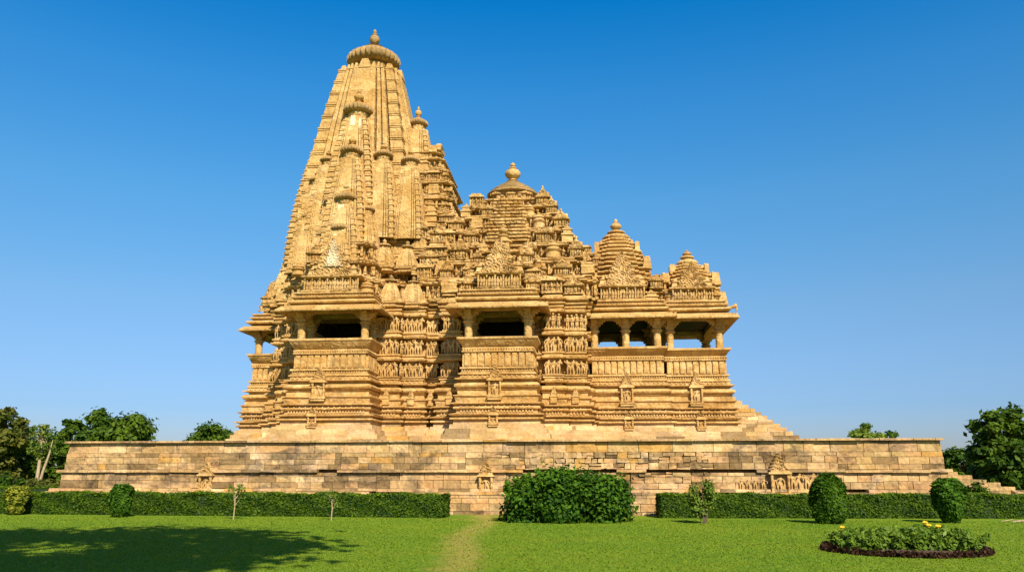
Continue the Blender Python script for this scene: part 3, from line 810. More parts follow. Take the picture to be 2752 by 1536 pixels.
# ------------------------------------------------------------------ spires
def band_spire(mb, cx, cy, z0, z1, w, k=.52, pw=1.7, lay=None, detail=2, sx=1.0, kb=None):
    """curvilinear tower body: smooth centre band, grooved flanking strips, corner stacks of ledged stones"""
    side = [(-.86, .86), (-.635, .86), (-.635, .74), (-.595, .74), (-.595, .93), (-.505, .93), (-.505, .83), (-.475, .83), (-.475, .95), (-.39, .95), (-.39, .82), (-.35, .82), (-.35, 1.0),
            (.35, 1.0), (.35, .82), (.39, .82), (.39, .95), (.475, .95), (.475, .83), (.505, .83), (.505, .93), (.595, .93), (.595, .74), (.635, .74), (.635, .86)]
    ring = []
    for u, d in side: ring.append((u, -d))
    for u, d in side: ring.append((d, u))
    for u, d in side: ring.append((-u, d))
    for u, d in side: ring.append((-d, -u))
    n = 12 if detail < 2 else 26
    def ww(t): return w * (1 - k * t ** pw)
    mb.rings([[(cx + x * ww(i / n) * sx, cy + y * ww(i / n), z0 + (z1 - z0) * i / n) for x, y in ring] for i in range(n + 1)], False, True)
    H = z1 - z0
    def slab(pts, t0, t1):
        mb.add([(cx + x * ww(t) * sx, cy + y * ww(t), z0 + H * t) for t in (t0, t1) for x, y in pts],
               [(3, 2, 1, 0), (4, 5, 6, 7), (0, 1, 5, 4), (1, 2, 6, 5), (2, 3, 7, 6), (3, 0, 4, 7)])
    nb = 0 if kb == 0 else max(4, int(H / (.85 if detail > 2 else .34)))
    for i in range(nb):                       # corner stacks: carved block, then a double ledge
        for c0, c1, pr in (((.06, .60, .006), (.72, .80, .016), (.85, .94, .028)) if detail > 2 else ((.05, .6, .01), (.70, .92, .05))):
            for sxn in (-1, 1):
                for syn in (-1, 1):
                    if syn > 0 and detail < 3: continue
                    b = .86 + pr; a = .645 - pr * .3
                    xs = sorted((sxn * a, sxn * b)); ys = sorted((syn * a, syn * b))
                    slab(((xs[0], ys[0]), (xs[1], ys[0]), (xs[1], ys[1]), (xs[0], ys[1])), (i + c0) / nb, (i + c1) / nb)
    L = nb * 3
    for i in range(L if detail < 3 else 0):   # scale-like courses of the outer strips
        for (u0, u1) in ((-.59, -.51), (.51, .59)):
            d0, d1 = .8, .938
            for f in (0, 1, 2):
                slab((((u0, -d1), (u1, -d1), (u1, -d0), (u0, -d0)), ((d0, u0), (d1, u0), (d1, u1), (d0, u1)), ((-d1, u0), (-d0, u0), (-d0, u1), (-d1, u1)))[f], (i + .1) / L, (i + .72) / L)
    q = ww(1.0)
    for (u, d, wd, hh) in ((0, .92, .20, .34), (-.28, .9, .06, .18), (.28, .9, .06, .18), (-.43, .86, .05, .2), (-.54, .85, .05, .15), (.43, .86, .05, .2), (.54, .85, .05, .15), (-.73, .76, .1, .18), (.73, .76, .1, .18)):
        for f in (0, 1, 2):
            x, y = ((u, -d), (d, u), (-d, u))[f]; g = .12
            dx, dy = (wd, g) if f == 0 else (g, wd)
            mb.box(cx + (x - dx) * q * sx, cx + (x + dx) * q * sx, cy + (y - dy) * q, cy + (y + dy) * q, z1 - .1, z1 + hh * q * .8, tx=dx * q * .5, ty=dy * q * .4)
    return ww
def amalaka_prof(r, h): return [(r * .62, 0), (r * .86, h * .05), (r * .97, h * .2), (r, h * .42), (r * .95, h * .64), (r * .82, h * .84), (r * .6, h * .96), (r * .45, h)]
def kalasha_prof(r, h): return [(r * .55, 0), (r * .75, h * .05), (r * .5, h * .10), (r * .42, h * .16), (r * .8, h * .24), (r, h * .36), (r, h * .46), (r * .78, h * .58), (r * .4, h * .66), (r * .52, h * .69), (r * .48, h * .73), (r * .22, h * .78), (r * .34, h * .84), (r * .28, h * .93), (r * .06, h)]
def spire(name, cx, cy, z0, za, w, ra, ha, hk, k=.52, detail=1, sx=1.0, pw=1.7, gap=.5):
    """za is where the ribbed disc sits; the body ends the gap below it on a recessed neck"""
    mb = MB(); z1 = za - gap; band_spire(mb, cx, cy, z0, z1, w, k=k, detail=detail, sx=sx, pw=pw)
    mb.lathe((cx, cy, z1 - .05), [(ra * .66, 0), (ra * .60, gap * .5), (ra * .70, gap * .85), (ra * .6, gap + .1)], 20)
    o = mb.build(name, M_SPIRE, temple)
    a = MB(); n = 28 if ra > 1 else 20
    a.lathe((cx, cy, za), amalaka_prof(ra, ha), n * 4, ribs=n, amp=.13)
    a.build('amalaka', M_CAP, o, 50)
    c = MB()
    c.lathe((cx, cy, za + ha), [(ra * .55, -.08), (ra * .66, .0), (ra * .62, ha * .12), (ra * .40, ha * .30), (ra * .36, ha * .38), (ra * .40, ha * .44), (ra * .30, ha * .50), (ra * .2, ha * .56)], 24)
    c.lathe((cx, cy, za + ha * 1.54), kalasha_prof(ra * .20 if ra > 1 else ra * .34, hk), 16)
    c.build('finial', M_CAP if ra > 1.2 else M_ST, o, 50)
    return o
TXC = -13.96
main = spire('main_spire', TXC, GX, 12.2, 27.75, 4.12, 1.68, .95, 1.30, detail=3, gap=.95, k=.515)
def south_spires():
    for q, (vx, va, Y, ra, w, dz) in enumerate(((902, 276, 45.6, .90, 1.75, 8.2), (886, 378, 44.3, .67, 1.4, 6.3), (872, 496, 43.4, .66, 1.2, 4.2), (858, 572, 42.8, .55, .95, 2.4))):
        p = at(vx, va, Y); ha = ra * .55
        so_ = spire('sub_spire', p.x, Y, p.z - dz, p.z - ha * .6, w, ra, ha, ra * .95, k=.56, detail=1, gap=.22 + ra * .42)
        zt = p.z - ha * .6 - (.22 + ra * .42)   # plain replaced stones near the shoulder
        r_ = w * (1 - .56)
        pt = MB()
        if q != 1: pt.box(p.x - r_ * (.30 if q < 2 else .6), p.x + r_ * .16, Y - r_ * 1.20, Y - r_ * .5, zt - .9, zt + .12, tx=.03, ty=.10, jit=.02)
        if q == 0: pt.box(p.x + r_ * .38, p.x + r_ * .56, Y - r_ * 1.13, Y - r_ * .5, zt - .7, zt - .03, tx=.02, ty=.08, jit=.02)
        if q != 1: pt.build('repaired_stone', M_PATCH, so_)
    for (vx, va, Y, ra, w, dz) in ((965, 388, 45.25, .58, 1.15, 5.5), (1033, 402, 45.6, .56, 1.05, 5.2), (826, 402, 45.2, .48, 1.05, 5.6), (797, 452, 45.3, .45, 1.0, 5.0), (834, 505, 44.1, .44, .9, 4.0), (776, 545, 44.9, .45, .95, 3.6), (925, 525, 44.0, .42, .85, 3.2), (812, 590, 43.7, .40, .8, 2.6)):
        p = at(vx, va, Y); ha = ra * .52
        spire('sub_spire', p.x, Y, p.z - dz, p.z - ha * .6, w, ra, ha, ra * .8, k=.54, detail=1, gap=.2 + ra * .4)
    # east and west faces
    p = at(1054, 310, GX - .3); spire('sub_spire', p.x - .05, GX - .3, p.z - 8.5, p.z - .2, 1.65, .62, .36, .8, k=.60, detail=1)
    p = at(814, 338, GX - .8); spire('sub_spire', p.x + .42, GX - .8, p.z - 9, p.z - .2, 2.05, .55, .34, .5, k=.64, detail=1)
    p = at(775, 470, GX - 1); spire('sub_spire', p.x + .6, GX - 1, p.z - 6, p.z - .25, 1.6, .5, .32, .4, k=.56, detail=1)
    p = at(742, 590, GX - 1); spire('sub_spire', p.x + .68, GX - 1.2, p.z - 4.6, p.z - .2, 1.35, .45, .3, .4, k=.5, detail=1)
    p = at(722, 660, GX - 1.5); spire('sub_spire', p.x + .45, GX - 1.8, p.z - 3.0, p.z - .2, 1.0, .4, .26, .35, k=.45, detail=1)
south_spires()

# small half-engaged spires and roof shrines, one of each kind then copies
def spirelet_mesh(k):
    mb = MB()
    mb.sweep(stepped(0, 0, .5, .5, .12, 2), [(.02, 0), (.05, .03), (.05, .09), (-.03, .12), (-.03, .2), (.05, .23), (.05, .30), (-.04, .33)], cap0=True)
    band_spire(mb, 0, 0, .33, 1.36, .54, k=(.46, .54, .40)[k], detail=1, kb=0, pw=(2.0, 1.7, 2.4)[k])
    mb.lathe((0, 0, 1.34), [(.17, 0), (.16, .2)], 10)
    o = mb.build('spirelet', M_SPIRE, None)
    a = MB(); a.lathe((0, 0, 1.50), amalaka_prof(.30, .14), 48, ribs=12, amp=.14)
    a.lathe((0, 0, 1.64), [(.15, 0), (.17, .02), (.08, .06), (.11, .13), (.1, .19), (.03, .24), (.02, .28)], 10)
    am = a.build('amalaka', M_CAP if k else M_ST, None, 50); am.parent = o
    return o
def kuta_mesh(k):
    r = random.Random(k)
    mb = MB()
    mb.sweep(stepped(0, 0, .5, .5, .1, 2), [(0, 0), (.05, .02), (.05, .09), (-.05, .12), (-.16, .14), (-.16, .53), (.08, .55), (.13, .60), (.13, .65), (-.02, .69)], cap0=True)
    for i in range(4):
        x = -.32 + .213 * i
        mb.fig(x, -.44, .14, .38, (0, -1)); mb.fig(.44, x, .14, .38, (1, 0))
        mb.box(x - .145, x - .095, -.49, -.38, .13, .53)
    z = .69; w = .46
    for i in range(3 + k % 2):
        mb.sweep(stepped(0, 0, w, w, .12, 2), [(.0, z), (.05, z + .025), (.05, z + .075), (-.03, z + .11)], cap0=True); z += .12; w *= .80
    if k % 3 != 2:
        mb.lathe((0, 0, z), [(w * .8, 0), (w * 1.05, .05), (w * .95, .12), (w * .55, .2), (w * .3, .23), (w * .42, .3), (w * .38, .38), (w * .1, .45)], 14)
    gavaksha(mb, 0, -.42, .66, .5, .45, .1, res=14); gavaksha(mb, .42, 0, .66, .5, .45, .1, face=(1, 0), res=14)
    return mb.build('roof_shrine', M_CARVE, None, 45)
SPL = [spirelet_mesh(k) for k in range(3)]
def pier_mesh(k):
    r = random.Random(90 + k); mb = MB()
    if k == 0:                                # plain pier, slabs and a small bell
        mb.box(-.42, .42, -.42, .42, 0, .45, jit=.03); mb.box(-.5, .5, -.5, .5, .45, .55, ty=.04, tx=.04, jit=.02); mb.box(-.34, .34, -.36, .34, .55, .8, jit=.03)
        mb.box(-.42, .42, -.42, .42, .8, .88, tx=.05, ty=.05, jit=.02); mb.lathe((0, 0, .88), [(.3, 0), (.34, .05), (.2, .16), (.1, .2), (.13, .26), (.02, .34)], 12)
    elif k == 1:                              # wide panel with two figures under a thick slab
        mb.box(-.55, .55, -.3, .5, 0, .12, jit=.02); mb.box(-.5, .5, -.18, .5, .12, .75, jit=.02); mb.box(-.6, .6, -.42, .5, .75, .86, ty=.06, tx=.05, jit=.02); mb.box(-.45, .45, -.3, .5, .86, 1.0, tx=.08, ty=.06, jit=.03)
        for x in (-.3, .0, .3): mb.fig(x, -.24, .12, .58)
        for x in (-.5, .5): mb.lathe((x, -.24, .12), [(.07, 0), (.05, .1), (.05, .5), (.08, .63)], 7)
    elif k == 2:                              # broken stub of stacked blocks
        z = 0
        for i in range(5):
            w = r.uniform(.28, .5); h = r.uniform(.10, .24); d = r.uniform(-.06, .06); mb.box(-w + d, w + d, -w, w, z, z + h, tx=r.uniform(0, .05), ty=r.uniform(0, .05), jit=.03); z += h
    else:                                     # half-round drum with lotus rim
        mb.lathe((0, 0, 0), [(.5, 0), (.52, .08), (.44, .12), (.42, .4), (.5, .46), (.54, .54), (.4, .62), (.36, .7), (.44, .76), (.3, .9), (.16, .98), (.2, 1.05), (.03, 1.14)], 16, ribs=16, amp=.07)
    return mb.build('roof_shrine', M_ST if k != 1 else M_CARVE, None, 40)
KUT = [kuta_mesh(k) for k in range(4)] + [pier_mesh(k) for k in range(4)]
KSEQ = [0, 5, 1, 4, 2, 7, 0, 6, 3, 5, 1, 2, 4, 5, 3, 0, 6, 7]
USED = set(); NK = [0]
def put(src, x, y, z, w, h, rz=0.0):
    if src.name not in USED and src.parent is None:
        USED.add(src.name); src.location = (x, y, z); src.rotation_euler = (0, 0, rz); src.scale = (w, w, h); attach(src, temple); return src
    c = src.copy(); COL.objects.link(c); c.parent = None; c.matrix_parent_inverse = Matrix()
    c.location = (x, y, z); c.rotation_euler = (0, 0, rz); c.scale = (w, w, h); attach(c, temple)
    for ch in list(src.children):
        d = ch.copy(); COL.objects.link(d); d.parent = c
    return c
def kuta(x, y, z, w, h=None):
    NK[0] += 1; return put(KUT[KSEQ[NK[0] % len(KSEQ)]], x, y, z, w * RND.uniform(.85, 1.12), (h or w * RND.uniform(.8, 1.2)), RND.uniform(-.06, .06))
def spl(vx, yb, yt, Y, w=1.15):
    a = at(vx, yb, Y); b = at(vx, yt, Y); NK[0] += 1
    return put(SPL[NK[0] % 3], a.x, Y + w * .3, a.z, w, (b.z - a.z) / 1.85)

# ------------------------------------------------------------------ stepped tiers under and between the spires
TIERS = MB()
def tier(x0, x1, y0, y1, z0, z1, mb=None, fig=True, n=1, proj=.0):
    mb = mb or TIERS
    H = z1 - z0; k = min(.14 * (x1 - x0) / 2, .3) / max(1e-6, min((x1 - x0) / 2, (y1 - y0) / 2))
    pl = stepped((x0 + x1) / 2, (y0 + y1) / 2, (x1 - x0) / 2, (y1 - y0) / 2, k, 2)
    f = lambda t: z0 + H * t
    mb.sweep(pl, [(.05, f(0)), (.10, f(.05)), (.10, f(.12)), (-.02, f(.15)), (-.16, f(.18)), (-.16, f(.68)), (.10, f(.71)), (.16, f(.76)), (.16, f(.82)), (-.04, f(.86)), (.05, f(.89)), (.05, f(.96)), (-.08, z1), (-.5, z1 + .005)], jit=.012, seg=.6)
    if fig:
        n_ = max(2, int((x1 - x0) / .30)); s = .2 * k
        for i in range(n_):
            x = x0 + (x1 - x0) * (i + .5) / n_; edge = min(x - x0, x1 - x)
            dd = 2 * k * min(x1 - x0, y1 - y0) / 2; step = dd / 2
            y = y0 + (step * 2 if edge < step else step if edge < dd else 0) * 1.0
            if i % 2 or RND.random() < .35: mb.fig(x, y + .02, f(.2), H * .46)
            else: mb.box(x - .07, x + .07, y - .06, y + .1, f(.2), f(.64), tx=.015)
        n_ = max(2, int((y1 - y0) / 2 / .34))
        for i in range(n_):
            y = y0 + .25 + ((y1 - y0) / 2) * (i + .5) / n_
            if i % 2: mb.fig(x1 - .0, y, f(.2), H * .46, (1, 0))
            else: mb.box(x1 - .1, x1 + .06, y - .06, y + .06, f(.2), f(.64))
# tower shoulders: stepped masses the spires stand in
for (hx, hn, y0, za, zb) in ((5.0, 3.5, 43.7, 10.8, 12.2), (4.85, 3.4, 44.3, 12.2, 13.6), (4.65, 3.3, 44.9, 13.6, 15.0), (4.4, 3.0, 45.4, 15.0, 16.4)):
    tier(TXC - hn, TXC + hn, y0, 2 * GX - y0, za, zb)
    tier(TXC - hx + .5, TXC + hx - .5, y0 + 1.5, 2 * GX - y0 - 1.5, za, zb - .02)
    tier(TXC - hx, TXC + hx, y0 + 2.7, 2 * GX - y0 - 2.7, za, zb - .04)
# transept mass behind the left balcony roof
for (hx, y0, za, zb) in ((2.1, 41.7, 10.8, 11.9), (1.8, 42.1, 11.9, 13.0), (1.5, 42.6, 13.0, 14.2)):
    tier(-13.55 - hx, -13.55 + hx, y0, 46, za, zb)
# frontispiece east of the spire
ants = MB()
for (x0, x1, y0, za, zb) in ((-11.2, -7.6, 45.2, 12.2, 13.6), (-11.2, -7.85, 45.5, 13.6, 14.9), (-11.2, -8.0, 45.8, 14.9, 15.9), (-11.2, -8.1, 46.0, 15.9, 16.9), (-11.2, -8.25, 46.2, 16.9, 17.9), (-11.2, -8.3, 46.4, 17.9, 19.0), (-11.2, -8.6, 46.8, 19.0, 19.9), (-11.2, -8.95, 47.0, 19.9, 20.7), (-11.2, -9.25, 47.3, 20.7, 21.2)):
    tier(x0, x1, y0, 2 * GX - y0, za, zb, mb=ants)
ants.build('frontispiece', M_CARVE, temple, 45)
for (x, y, z, w) in ((-9.2, 45.3, 14.9, .85), (-8.4, 45.6, 14.9, .7), (-9.3, 45.75, 16.1, .9), (-8.5, 46.0, 16.1, .7), (-9.5, 46.2, 16.9, .8), (-8.7, 46.3, 16.9, .65), (-9.3, 46.35, 17.9, .8), (-8.6, 46.5, 17.9, .6), (-9.4, 46.6, 19.0, .8), (-8.8, 46.9, 19.0, .6), (-10.2, 46.4, 19.0, .7), (-10.1, 46.9, 19.9, .7), (-9.35, 47.1, 19.9, .6), (-9.9, 45.0, 13.6, .9), (-8.6, 45.1, 13.6, .8)):
    kuta(x, y + .25, z, w)
lion = MB()                                   # broken beam-end that sticks out at the top of the frontispiece
lion.box(-10.6, -9.4, 47.6, 49.2, 21.18, 21.5, tx=.05, jit=.04); lion.box(-10.5, -9.2, 47.7, 49.0, 21.5, 21.75, tx=-.08, jit=.05); lion.ball((-9.35, 48.0, 21.8), (.24, .2, .16), 8, 5)
lion.build('broken_beam_end', M_ST, temple)
for a in ((978, 773, 690, 43.0, 1.12), (1036, 776, 694, 43.4, 1.1), (961, 684, 600, 43.9, 1.15), (1020, 687, 604, 44.4, 1.15), (1010, 602, 520, 45.0, 1.3),
          (722, 768, 690, 44.4, 1.15), (757, 706, 622, 44.2, .95), (790, 625, 590, 44.6, .8), (712, 765, 700, 44.6, .9), (905, 640, 575, 43.6, .9), (1085, 770, 712, 43.8, .9),
          (788, 604, 522, 45.0, .95), (759, 660, 600, 44.9, .9), (799, 642, 582, 44.0, .85), (759, 728, 668, 43.9, .9), (892, 700, 640, 42.9, .8), (845, 640, 590, 42.5, .8), (742, 790, 735, 43.4, .8), (1055, 640, 575, 45.0, .9), (1112, 700, 640, 44.0, .85), (1160, 640, 590, 45.6, .9),
          (800, 640, 560, 44.6, .9), (935, 560, 480, 44.9, 1.0), (770, 590, 500, 45.4, .95)):
    spl(*a)
for (vx, vy, Y, w) in ((1076, 676, 44.2, 1.15), (966, 592, 44.5, .95), (1052, 600, 45.0, .9), (1128, 742, 43.3, 1.0), (1125, 665, 44.3, .9), (1388, 735, 42.85, .95), (1443, 740, 43.2, .95), (1100, 610, 44.6, .8), (1045, 690, 43.8, .6),
                       (915, 755, 42.2, .8), (770, 740, 41.7, .8), (905, 735, 41.6, .75), (925, 690, 42.8, .9), (745, 690, 42.9, .7), (735, 690, 44.8, .7), (890, 660, 42.5, .8), (790, 660, 42.4, .8), (1178, 742, 41.8, .75)):
    p = at(vx, vy, Y); kuta(p.x, Y + w * .45, p.z, w)

# ------------------------------------------------------------------ roofs of the halls
def frontage(cx, y, z0, wp, hp, wg, hg, bell=None):
    """carved panel of niches and the lace gable that stand over an eave"""
    e = part_empty('gable_front', temple, (cx, y, z0))
    mb = MB()
    mb.sweep(rect(cx - wp / 2, cx + wp / 2, y, y + 1.2), [(.06, z0), (.10, z0 + .04), (.10, z0 + .11), (.0, z0 + .14), (-.2, z0 + .16), (-.2, z0 + hp * .81), (.08, z0 + hp * .84), (.14, z0 + hp * .90), (.14, z0 + hp * .96), (.0, z0 + hp)], jit=.008, seg=.5)
    n = max(3, int(wp / .42))
    for i in range(n + 1):
        x = cx - wp / 2 + .06 + (wp - .12) * i / n
        mb.lathe((x, y - .01, z0 + .15), [(.06, 0), (.045, .05), (.045, hp * .3), (.06, hp * .33), (.045, hp * .36), (.045, hp * .55), (.065, hp * .66)], 7)
    mb.build('niche_panel', M_CARVE, e, 45)
    fg = MB()
    for i in range(n):
        x = cx - wp / 2 + .06 + (wp - .12) * (i + .5) / n; m = 2 if wp / n > .36 else 1
        for q in range(m): fg.fig(x + (q - (m - 1) / 2) * .17, y + .10, z0 + .15, hp * .62)
    fg.build('panel_figures', M_FIG, e, 50)
    g = MB(); gavaksha(g, cx, y + .15, z0 + hp, wg, hg, .20, res=72)
    for sd in (-1, 1):
        g.sweep(rect(cx + sd * wg * .52 - .22, cx + sd * wg * .52 + .22, y + .1, y + .6), [(0, z0 + hp), (.05, z0 + hp + .05), (.0, z0 + hp + .12), (-.03, z0 + hp + .3), (.04, z0 + hp + .34), (-.1, z0 + hp + .42), (-.18, z0 + hp + .6)])
    g.build('lace_gable', M_FIG, e, 60)
    if bell:
        b = MB(); bx, by, bz, br = bell
        b.box(bx - br * .7, bx + br * .7, by - br * .7, by + br * .7, bz - .5, bz)
        b.lathe((bx, by, bz), [(br * .8, 0), (br, br * .15), (br * .95, br * .35), (br * .5, br * .65), (br * .45, br * .75), (br * .62, br * .85), (br * .6, br * .95), (br * .2, br * 1.05)], 20)
        b.lathe((bx, by, bz + br * 1.0), kalasha_prof(br * .5, br * 1.25), 14)
        b.build('bell_finial', M_ST, e, 45)
    return e
_g = frontage(-13.6, 40.95, 10.87, 3.0, .92, 2.1, 2.0)
g = MB(); gavaksha(g, -13.55, 41.0, 12.25, .95, 1.5, .17, res=48); g.build('repaired_gable', M_PATCH, _g, 60)
frontage(-4.68, 40.95, 10.85, 2.3, .92, 1.9, 1.8, bell=(-4.60, 42.1, 13.55, .50))
frontage(1.8, 45.2, 10.95, 2.5, .95, 2.0, 2.0)
frontage(5.72, 45.75, 10.95, 2.3, .85, 1.7, 1.45)
g = MB(); gavaksha(g, -19.1, 46.5, 11.0, 1.3, 1.8, .2); g.build('lace_gable', M_FIG, temple, 60)
for (x0, x1, y0, za, zb) in ((-19.75, -16.8, 46.35, 10.8, 11.5), (-19.45, -16.8, 46.6, 11.5, 12.2), (-19.15, -16.8, 46.8, 12.2, 12.9), (-18.85, -16.8, 47.0, 12.9, 13.6), (-18.6, -16.8, 47.2, 13.6, 14.3), (-18.4, -16.8, 47.3, 14.3, 15.0)):
    tier(x0, x1, y0, 2 * GX - y0, za, zb)
kuta(-19.35, 46.6, 11.5, .6); kuta(-18.6, 46.4, 11.5, .75); kuta(-18.9, 46.8, 12.2, .6); kuta(-18.5, 47.0, 12.9, .6); kuta(-18.3, 47.2, 13.6, .55)
HALL = MB()
def hall_roof():
    cx = -4.70
    lev = [(5.0, 43.5, 10.8, 12.1), (4.45, 44.1, 12.1, 13.3), (4.0, 44.7, 13.3, 14.4), (3.55, 45.2, 14.4, 15.4), (3.0, 45.7, 15.4, 16.4), (2.5, 46.15, 16.4, 17.1), (1.9, 46.7, 17.1, 17.75)]
    for hx, y0, za, zb in lev:
        tier(cx - hx, cx + hx, y0, 2 * GX - y0, za, zb, mb=HALL)
    # laminated middle rib of thin eaves, wider at the bottom
    z = 14.4; i = 0
    while z < 17.6:
        f = (z - 14.4) / 3.2; hw = 1.25 - .45 * f; yf = 44.5 + 1.75 * f
        HALL.sweep(stepped(cx + .12 * math.sin(i), 48.0, hw, 48.0 - yf, .1, 1), [(-.10, z), (.06, z + .02), (.08, z + .13), (-.10, z + .17)], jit=.015); z += .25; i += 1
    HALL.sweep(stepped(cx, GX, 1.25, 1.25, .12, 2), [(0, 17.75), (.08, 17.8), (.08, 17.9), (-.05, 17.95), (-.05, 18.2), (.05, 18.23), (.05, 18.35), (-.1, 18.4)], jit=.01, seg=.5)
    o = HALL.build('hall_roof', M_CARVE, temple, 45)
    d = MB()
    dp = [(1.1, -.06)]
    for r_, z_, h_ in ((1.60, .0, .16), (1.44, .20, .13), (1.22, .37, .13), (.96, .54, .13), (.70, .71, .12), (.48, .87, .10)):
        dp += [(r_ - .10, z_), (r_, z_ + .03), (r_ + .01, z_ + h_ * .6), (r_ - .06, z_ + h_), (r_ - .20, z_ + h_ + .015)]
    d.lathe((cx, GX, 18.40), dp + [(.22, 1.06)], 48, ribs=24, amp=.02)
    for q in range(22):
        a_ = q * math.tau / 22; d.box(cx + 1.28 * math.cos(a_) - .1, cx + 1.28 * math.cos(a_) + .1, GX + 1.28 * math.sin(a_) - .1, GX + 1.28 * math.sin(a_) + .1, 18.05, 18.36)
    d.build('bell_dome', M_CAP, o, 30)
    f = MB(); f.lathe((cx, GX, 19.40), kalasha_prof(.48, 1.30), 32, ribs=16, amp=.05); f.build('finial', M_ST, o, 45)
    for lv, (hx, y0, za, zb) in enumerate(lev[:-1]):
        nx = lev[lv + 1]; w = min(.95, (nx[1] - y0) + .35) * RND.uniform(.9, 1.1)
        n = int(2 * hx / 1.15)
        for i in range(n):
            x = cx - hx + .5 + (2 * hx - 1.0) * i / max(1, n - 1)
            if abs(x - cx) < (1.05 if lv >= 2 else .2): continue
            kuta(x + RND.uniform(-.06, .06), y0 + .42, zb - .02, w * RND.uniform(.8, 1.0), w * RND.uniform(.85, 1.1))
        for yy in (y0 + 1.6, y0 + 2.9):
            if yy < GX + 1: kuta(cx + hx - .4, yy, zb - .02, w * .85, w * RND.uniform(.8, 1.0))
    kuta(cx + .05, 46.9, 17.72, .5, .42); kuta(cx + 1.6, 46.8, 17.1, .55); kuta(cx - 1.7, 46.8, 17.1, .55)
    for (x, y, z) in ((cx + 2.75, 47.6, 16.4), (cx + 3.2, 47.4, 15.4)):
        kuta(x, y, z, .7, .75)
hall_roof()
def slab_roof(cx, hw0, hw1, y0, z0, z1, n, ztop, rf, hk, drum, cyy=GX):
    """pyramid of thin overhanging eave slabs with corner spikes, bell and pot finial"""
    mb = MB(); H = (z1 - z0) / n
    hy0 = cyy - y0
    for i in range(n):
        f = i / (n - 1); g = f ** 2.5; hw = hw0 + (hw1 - hw0) * g; hy = hy0 + (hw1 - hy0) * g; z = z0 + i * H
        q = RND.uniform(-.03, .03)
        pr = [(-.16, z), (-.16, z + H * .34), (.06 + q, z + H * .38), (.11 + q, z + H * .55), (.09 + q, z + H * .80), (-.10, z + H), (-.3, z + H + .001)]
        mb.sweep(stepped(cx, cyy, hw, hy, .20, 2), pr, jit=.018, seg=.4)
        mb.sweep(stepped(cx + RND.uniform(-.03, .03), cyy, hw * .42, hy + .09, .08, 1), [(o_, z_ + .012) for o_, z_ in pr], jit=.018, seg=.4)
        mb.sweep(stepped(cx, cyy, hw + .08, hy * .42, .08, 1), [(o_, z_ + .018) for o_, z_ in pr], jit=.018, seg=.4)
        for sx in (-1, 1):                   # antefix knobs along the ridges
            if i % 2 == 0: mb.box(cx + sx * (hw * .98) - .09, cx + sx * (hw * .98) + .09, cyy - hy * .35 - .1, cyy - hy * .35 + .1, z + H * .6, z + H * 1.7, tx=.03, ty=.03)
    for sx in (-1, 1):
        for q, (fz, s, hh) in enumerate(((.55, .26, .75), (.84, .15, .5), (.1, .3, .8))):
            f = fz; hw = hw0 + (hw1 - hw0) * f ** 2.5
            x = cx + sx * (hw + .06); z = z0 + fz * (z1 - z0)
            mb.box(x - s, x + s, cyy - s - .2, cyy + s - .2, z - .3, z + hh * .75, tx=s * .25, ty=.05, jit=.03)
            mb.ball((x, cyy - .2, z + hh * .85), (s * .55, s * .55, s * .6), 8, 5)
            mb.box(x - s, x + s, cyy - hw * .9 - s, cyy - hw * .9 + s, z - .3, z + hh * .6, tx=s * .3, ty=s * .3, jit=.03)
    o = mb.build('hall_roof', M_ST, temple, 45)
    b = MB(); b.lathe((cx, cyy, z1), [(hw1 * .7, -.12), (hw1 * .7, .0), (hw1 * 1.08, .03), (hw1 * 1.16, .13), (hw1 * 1.0, .25), (hw1 * .6, .33), (hw1 * .5, .42), (hw1 * .75, .46), (hw1 * .72, .52), (hw1 * .4, .60)], 40, ribs=20, amp=.07)
    b.build('bell_cap', M_ST, o, 45)
    f = MB(); f.lathe((cx, cyy, z1 + .55), kalasha_prof(rf, ztop - z1 - .55), 18); f.build('finial', M_FIG, o, 50)
    return o
zt = at(1550, 551, GX).z; z1 = at(1550, 605, GX).z
slab_roof(at(1550, 600, GX).x, 1.92, .72, 46.0, 11.2, z1, 14, zt, .34, .6, .5)
zt = at(1728, 629, GX).z; z1 = at(1728, 668, GX).z
slab_roof(at(1728, 640, GX).x, 1.62, .55, 46.4, 11.0, z1, 10, zt, .28, .5, .5)
def hall_links():
    mb = MB()
    for (x0, x1, y0, za, zb) in ((-.9, .6, 45.6, 10.9, 12.3), (-.9, .4, 46.4, 12.3, 13.3), (-1.0, .2, 47.0, 13.3, 13.9), (-.5, 1.0, 46.5, 12.28, 13.5), (-.45, .75, 47.2, 13.5, 14.35), (3.5, 4.6, 46.2, 10.95, 11.8), (3.4, 4.5, 46.9, 11.8, 12.5)):
        tier(x0, x1, y0, 2 * GX - y0, za, zb, mb=mb)
    for (cx, y, n, a) in ((1.85, 45.15, 2, 1.65), (5.75, 45.7, 2, 1.5)):
        pass
    mb.build('roof_link', M_CARVE, temple, 45)
    for (x, y, z, w) in ((.45, 46.8, 13.5, .55), (-.2, 47.3, 14.3, .5), (.15, 45.7, 10.95, .75), (3.4, 45.7, 10.95, .75), (3.75, 46.2, 11.8, .7), (4.45, 46.2, 10.95, .65), (6.9, 46.2, 10.95, .72), (.1, 46.3, 12.2, .7), (-.3, 46.9, 13.3, .6), (7.1, 47.6, 10.95, .7), (-6.4, 41.8, 10.86, .72), (-3.0, 41.8, 10.86, .72), (-6.3, 42.7, 11.6, .8), (-3.05, 42.7, 11.6, .8), (-5.9, 43.0, 12.6, .75), (-3.5, 43.0, 12.6, .75),
                         (-15.1, 41.8, 10.9, .7), (-11.9, 41.8, 10.9, .8)):
        kuta(x, y, z, w)
hall_links()
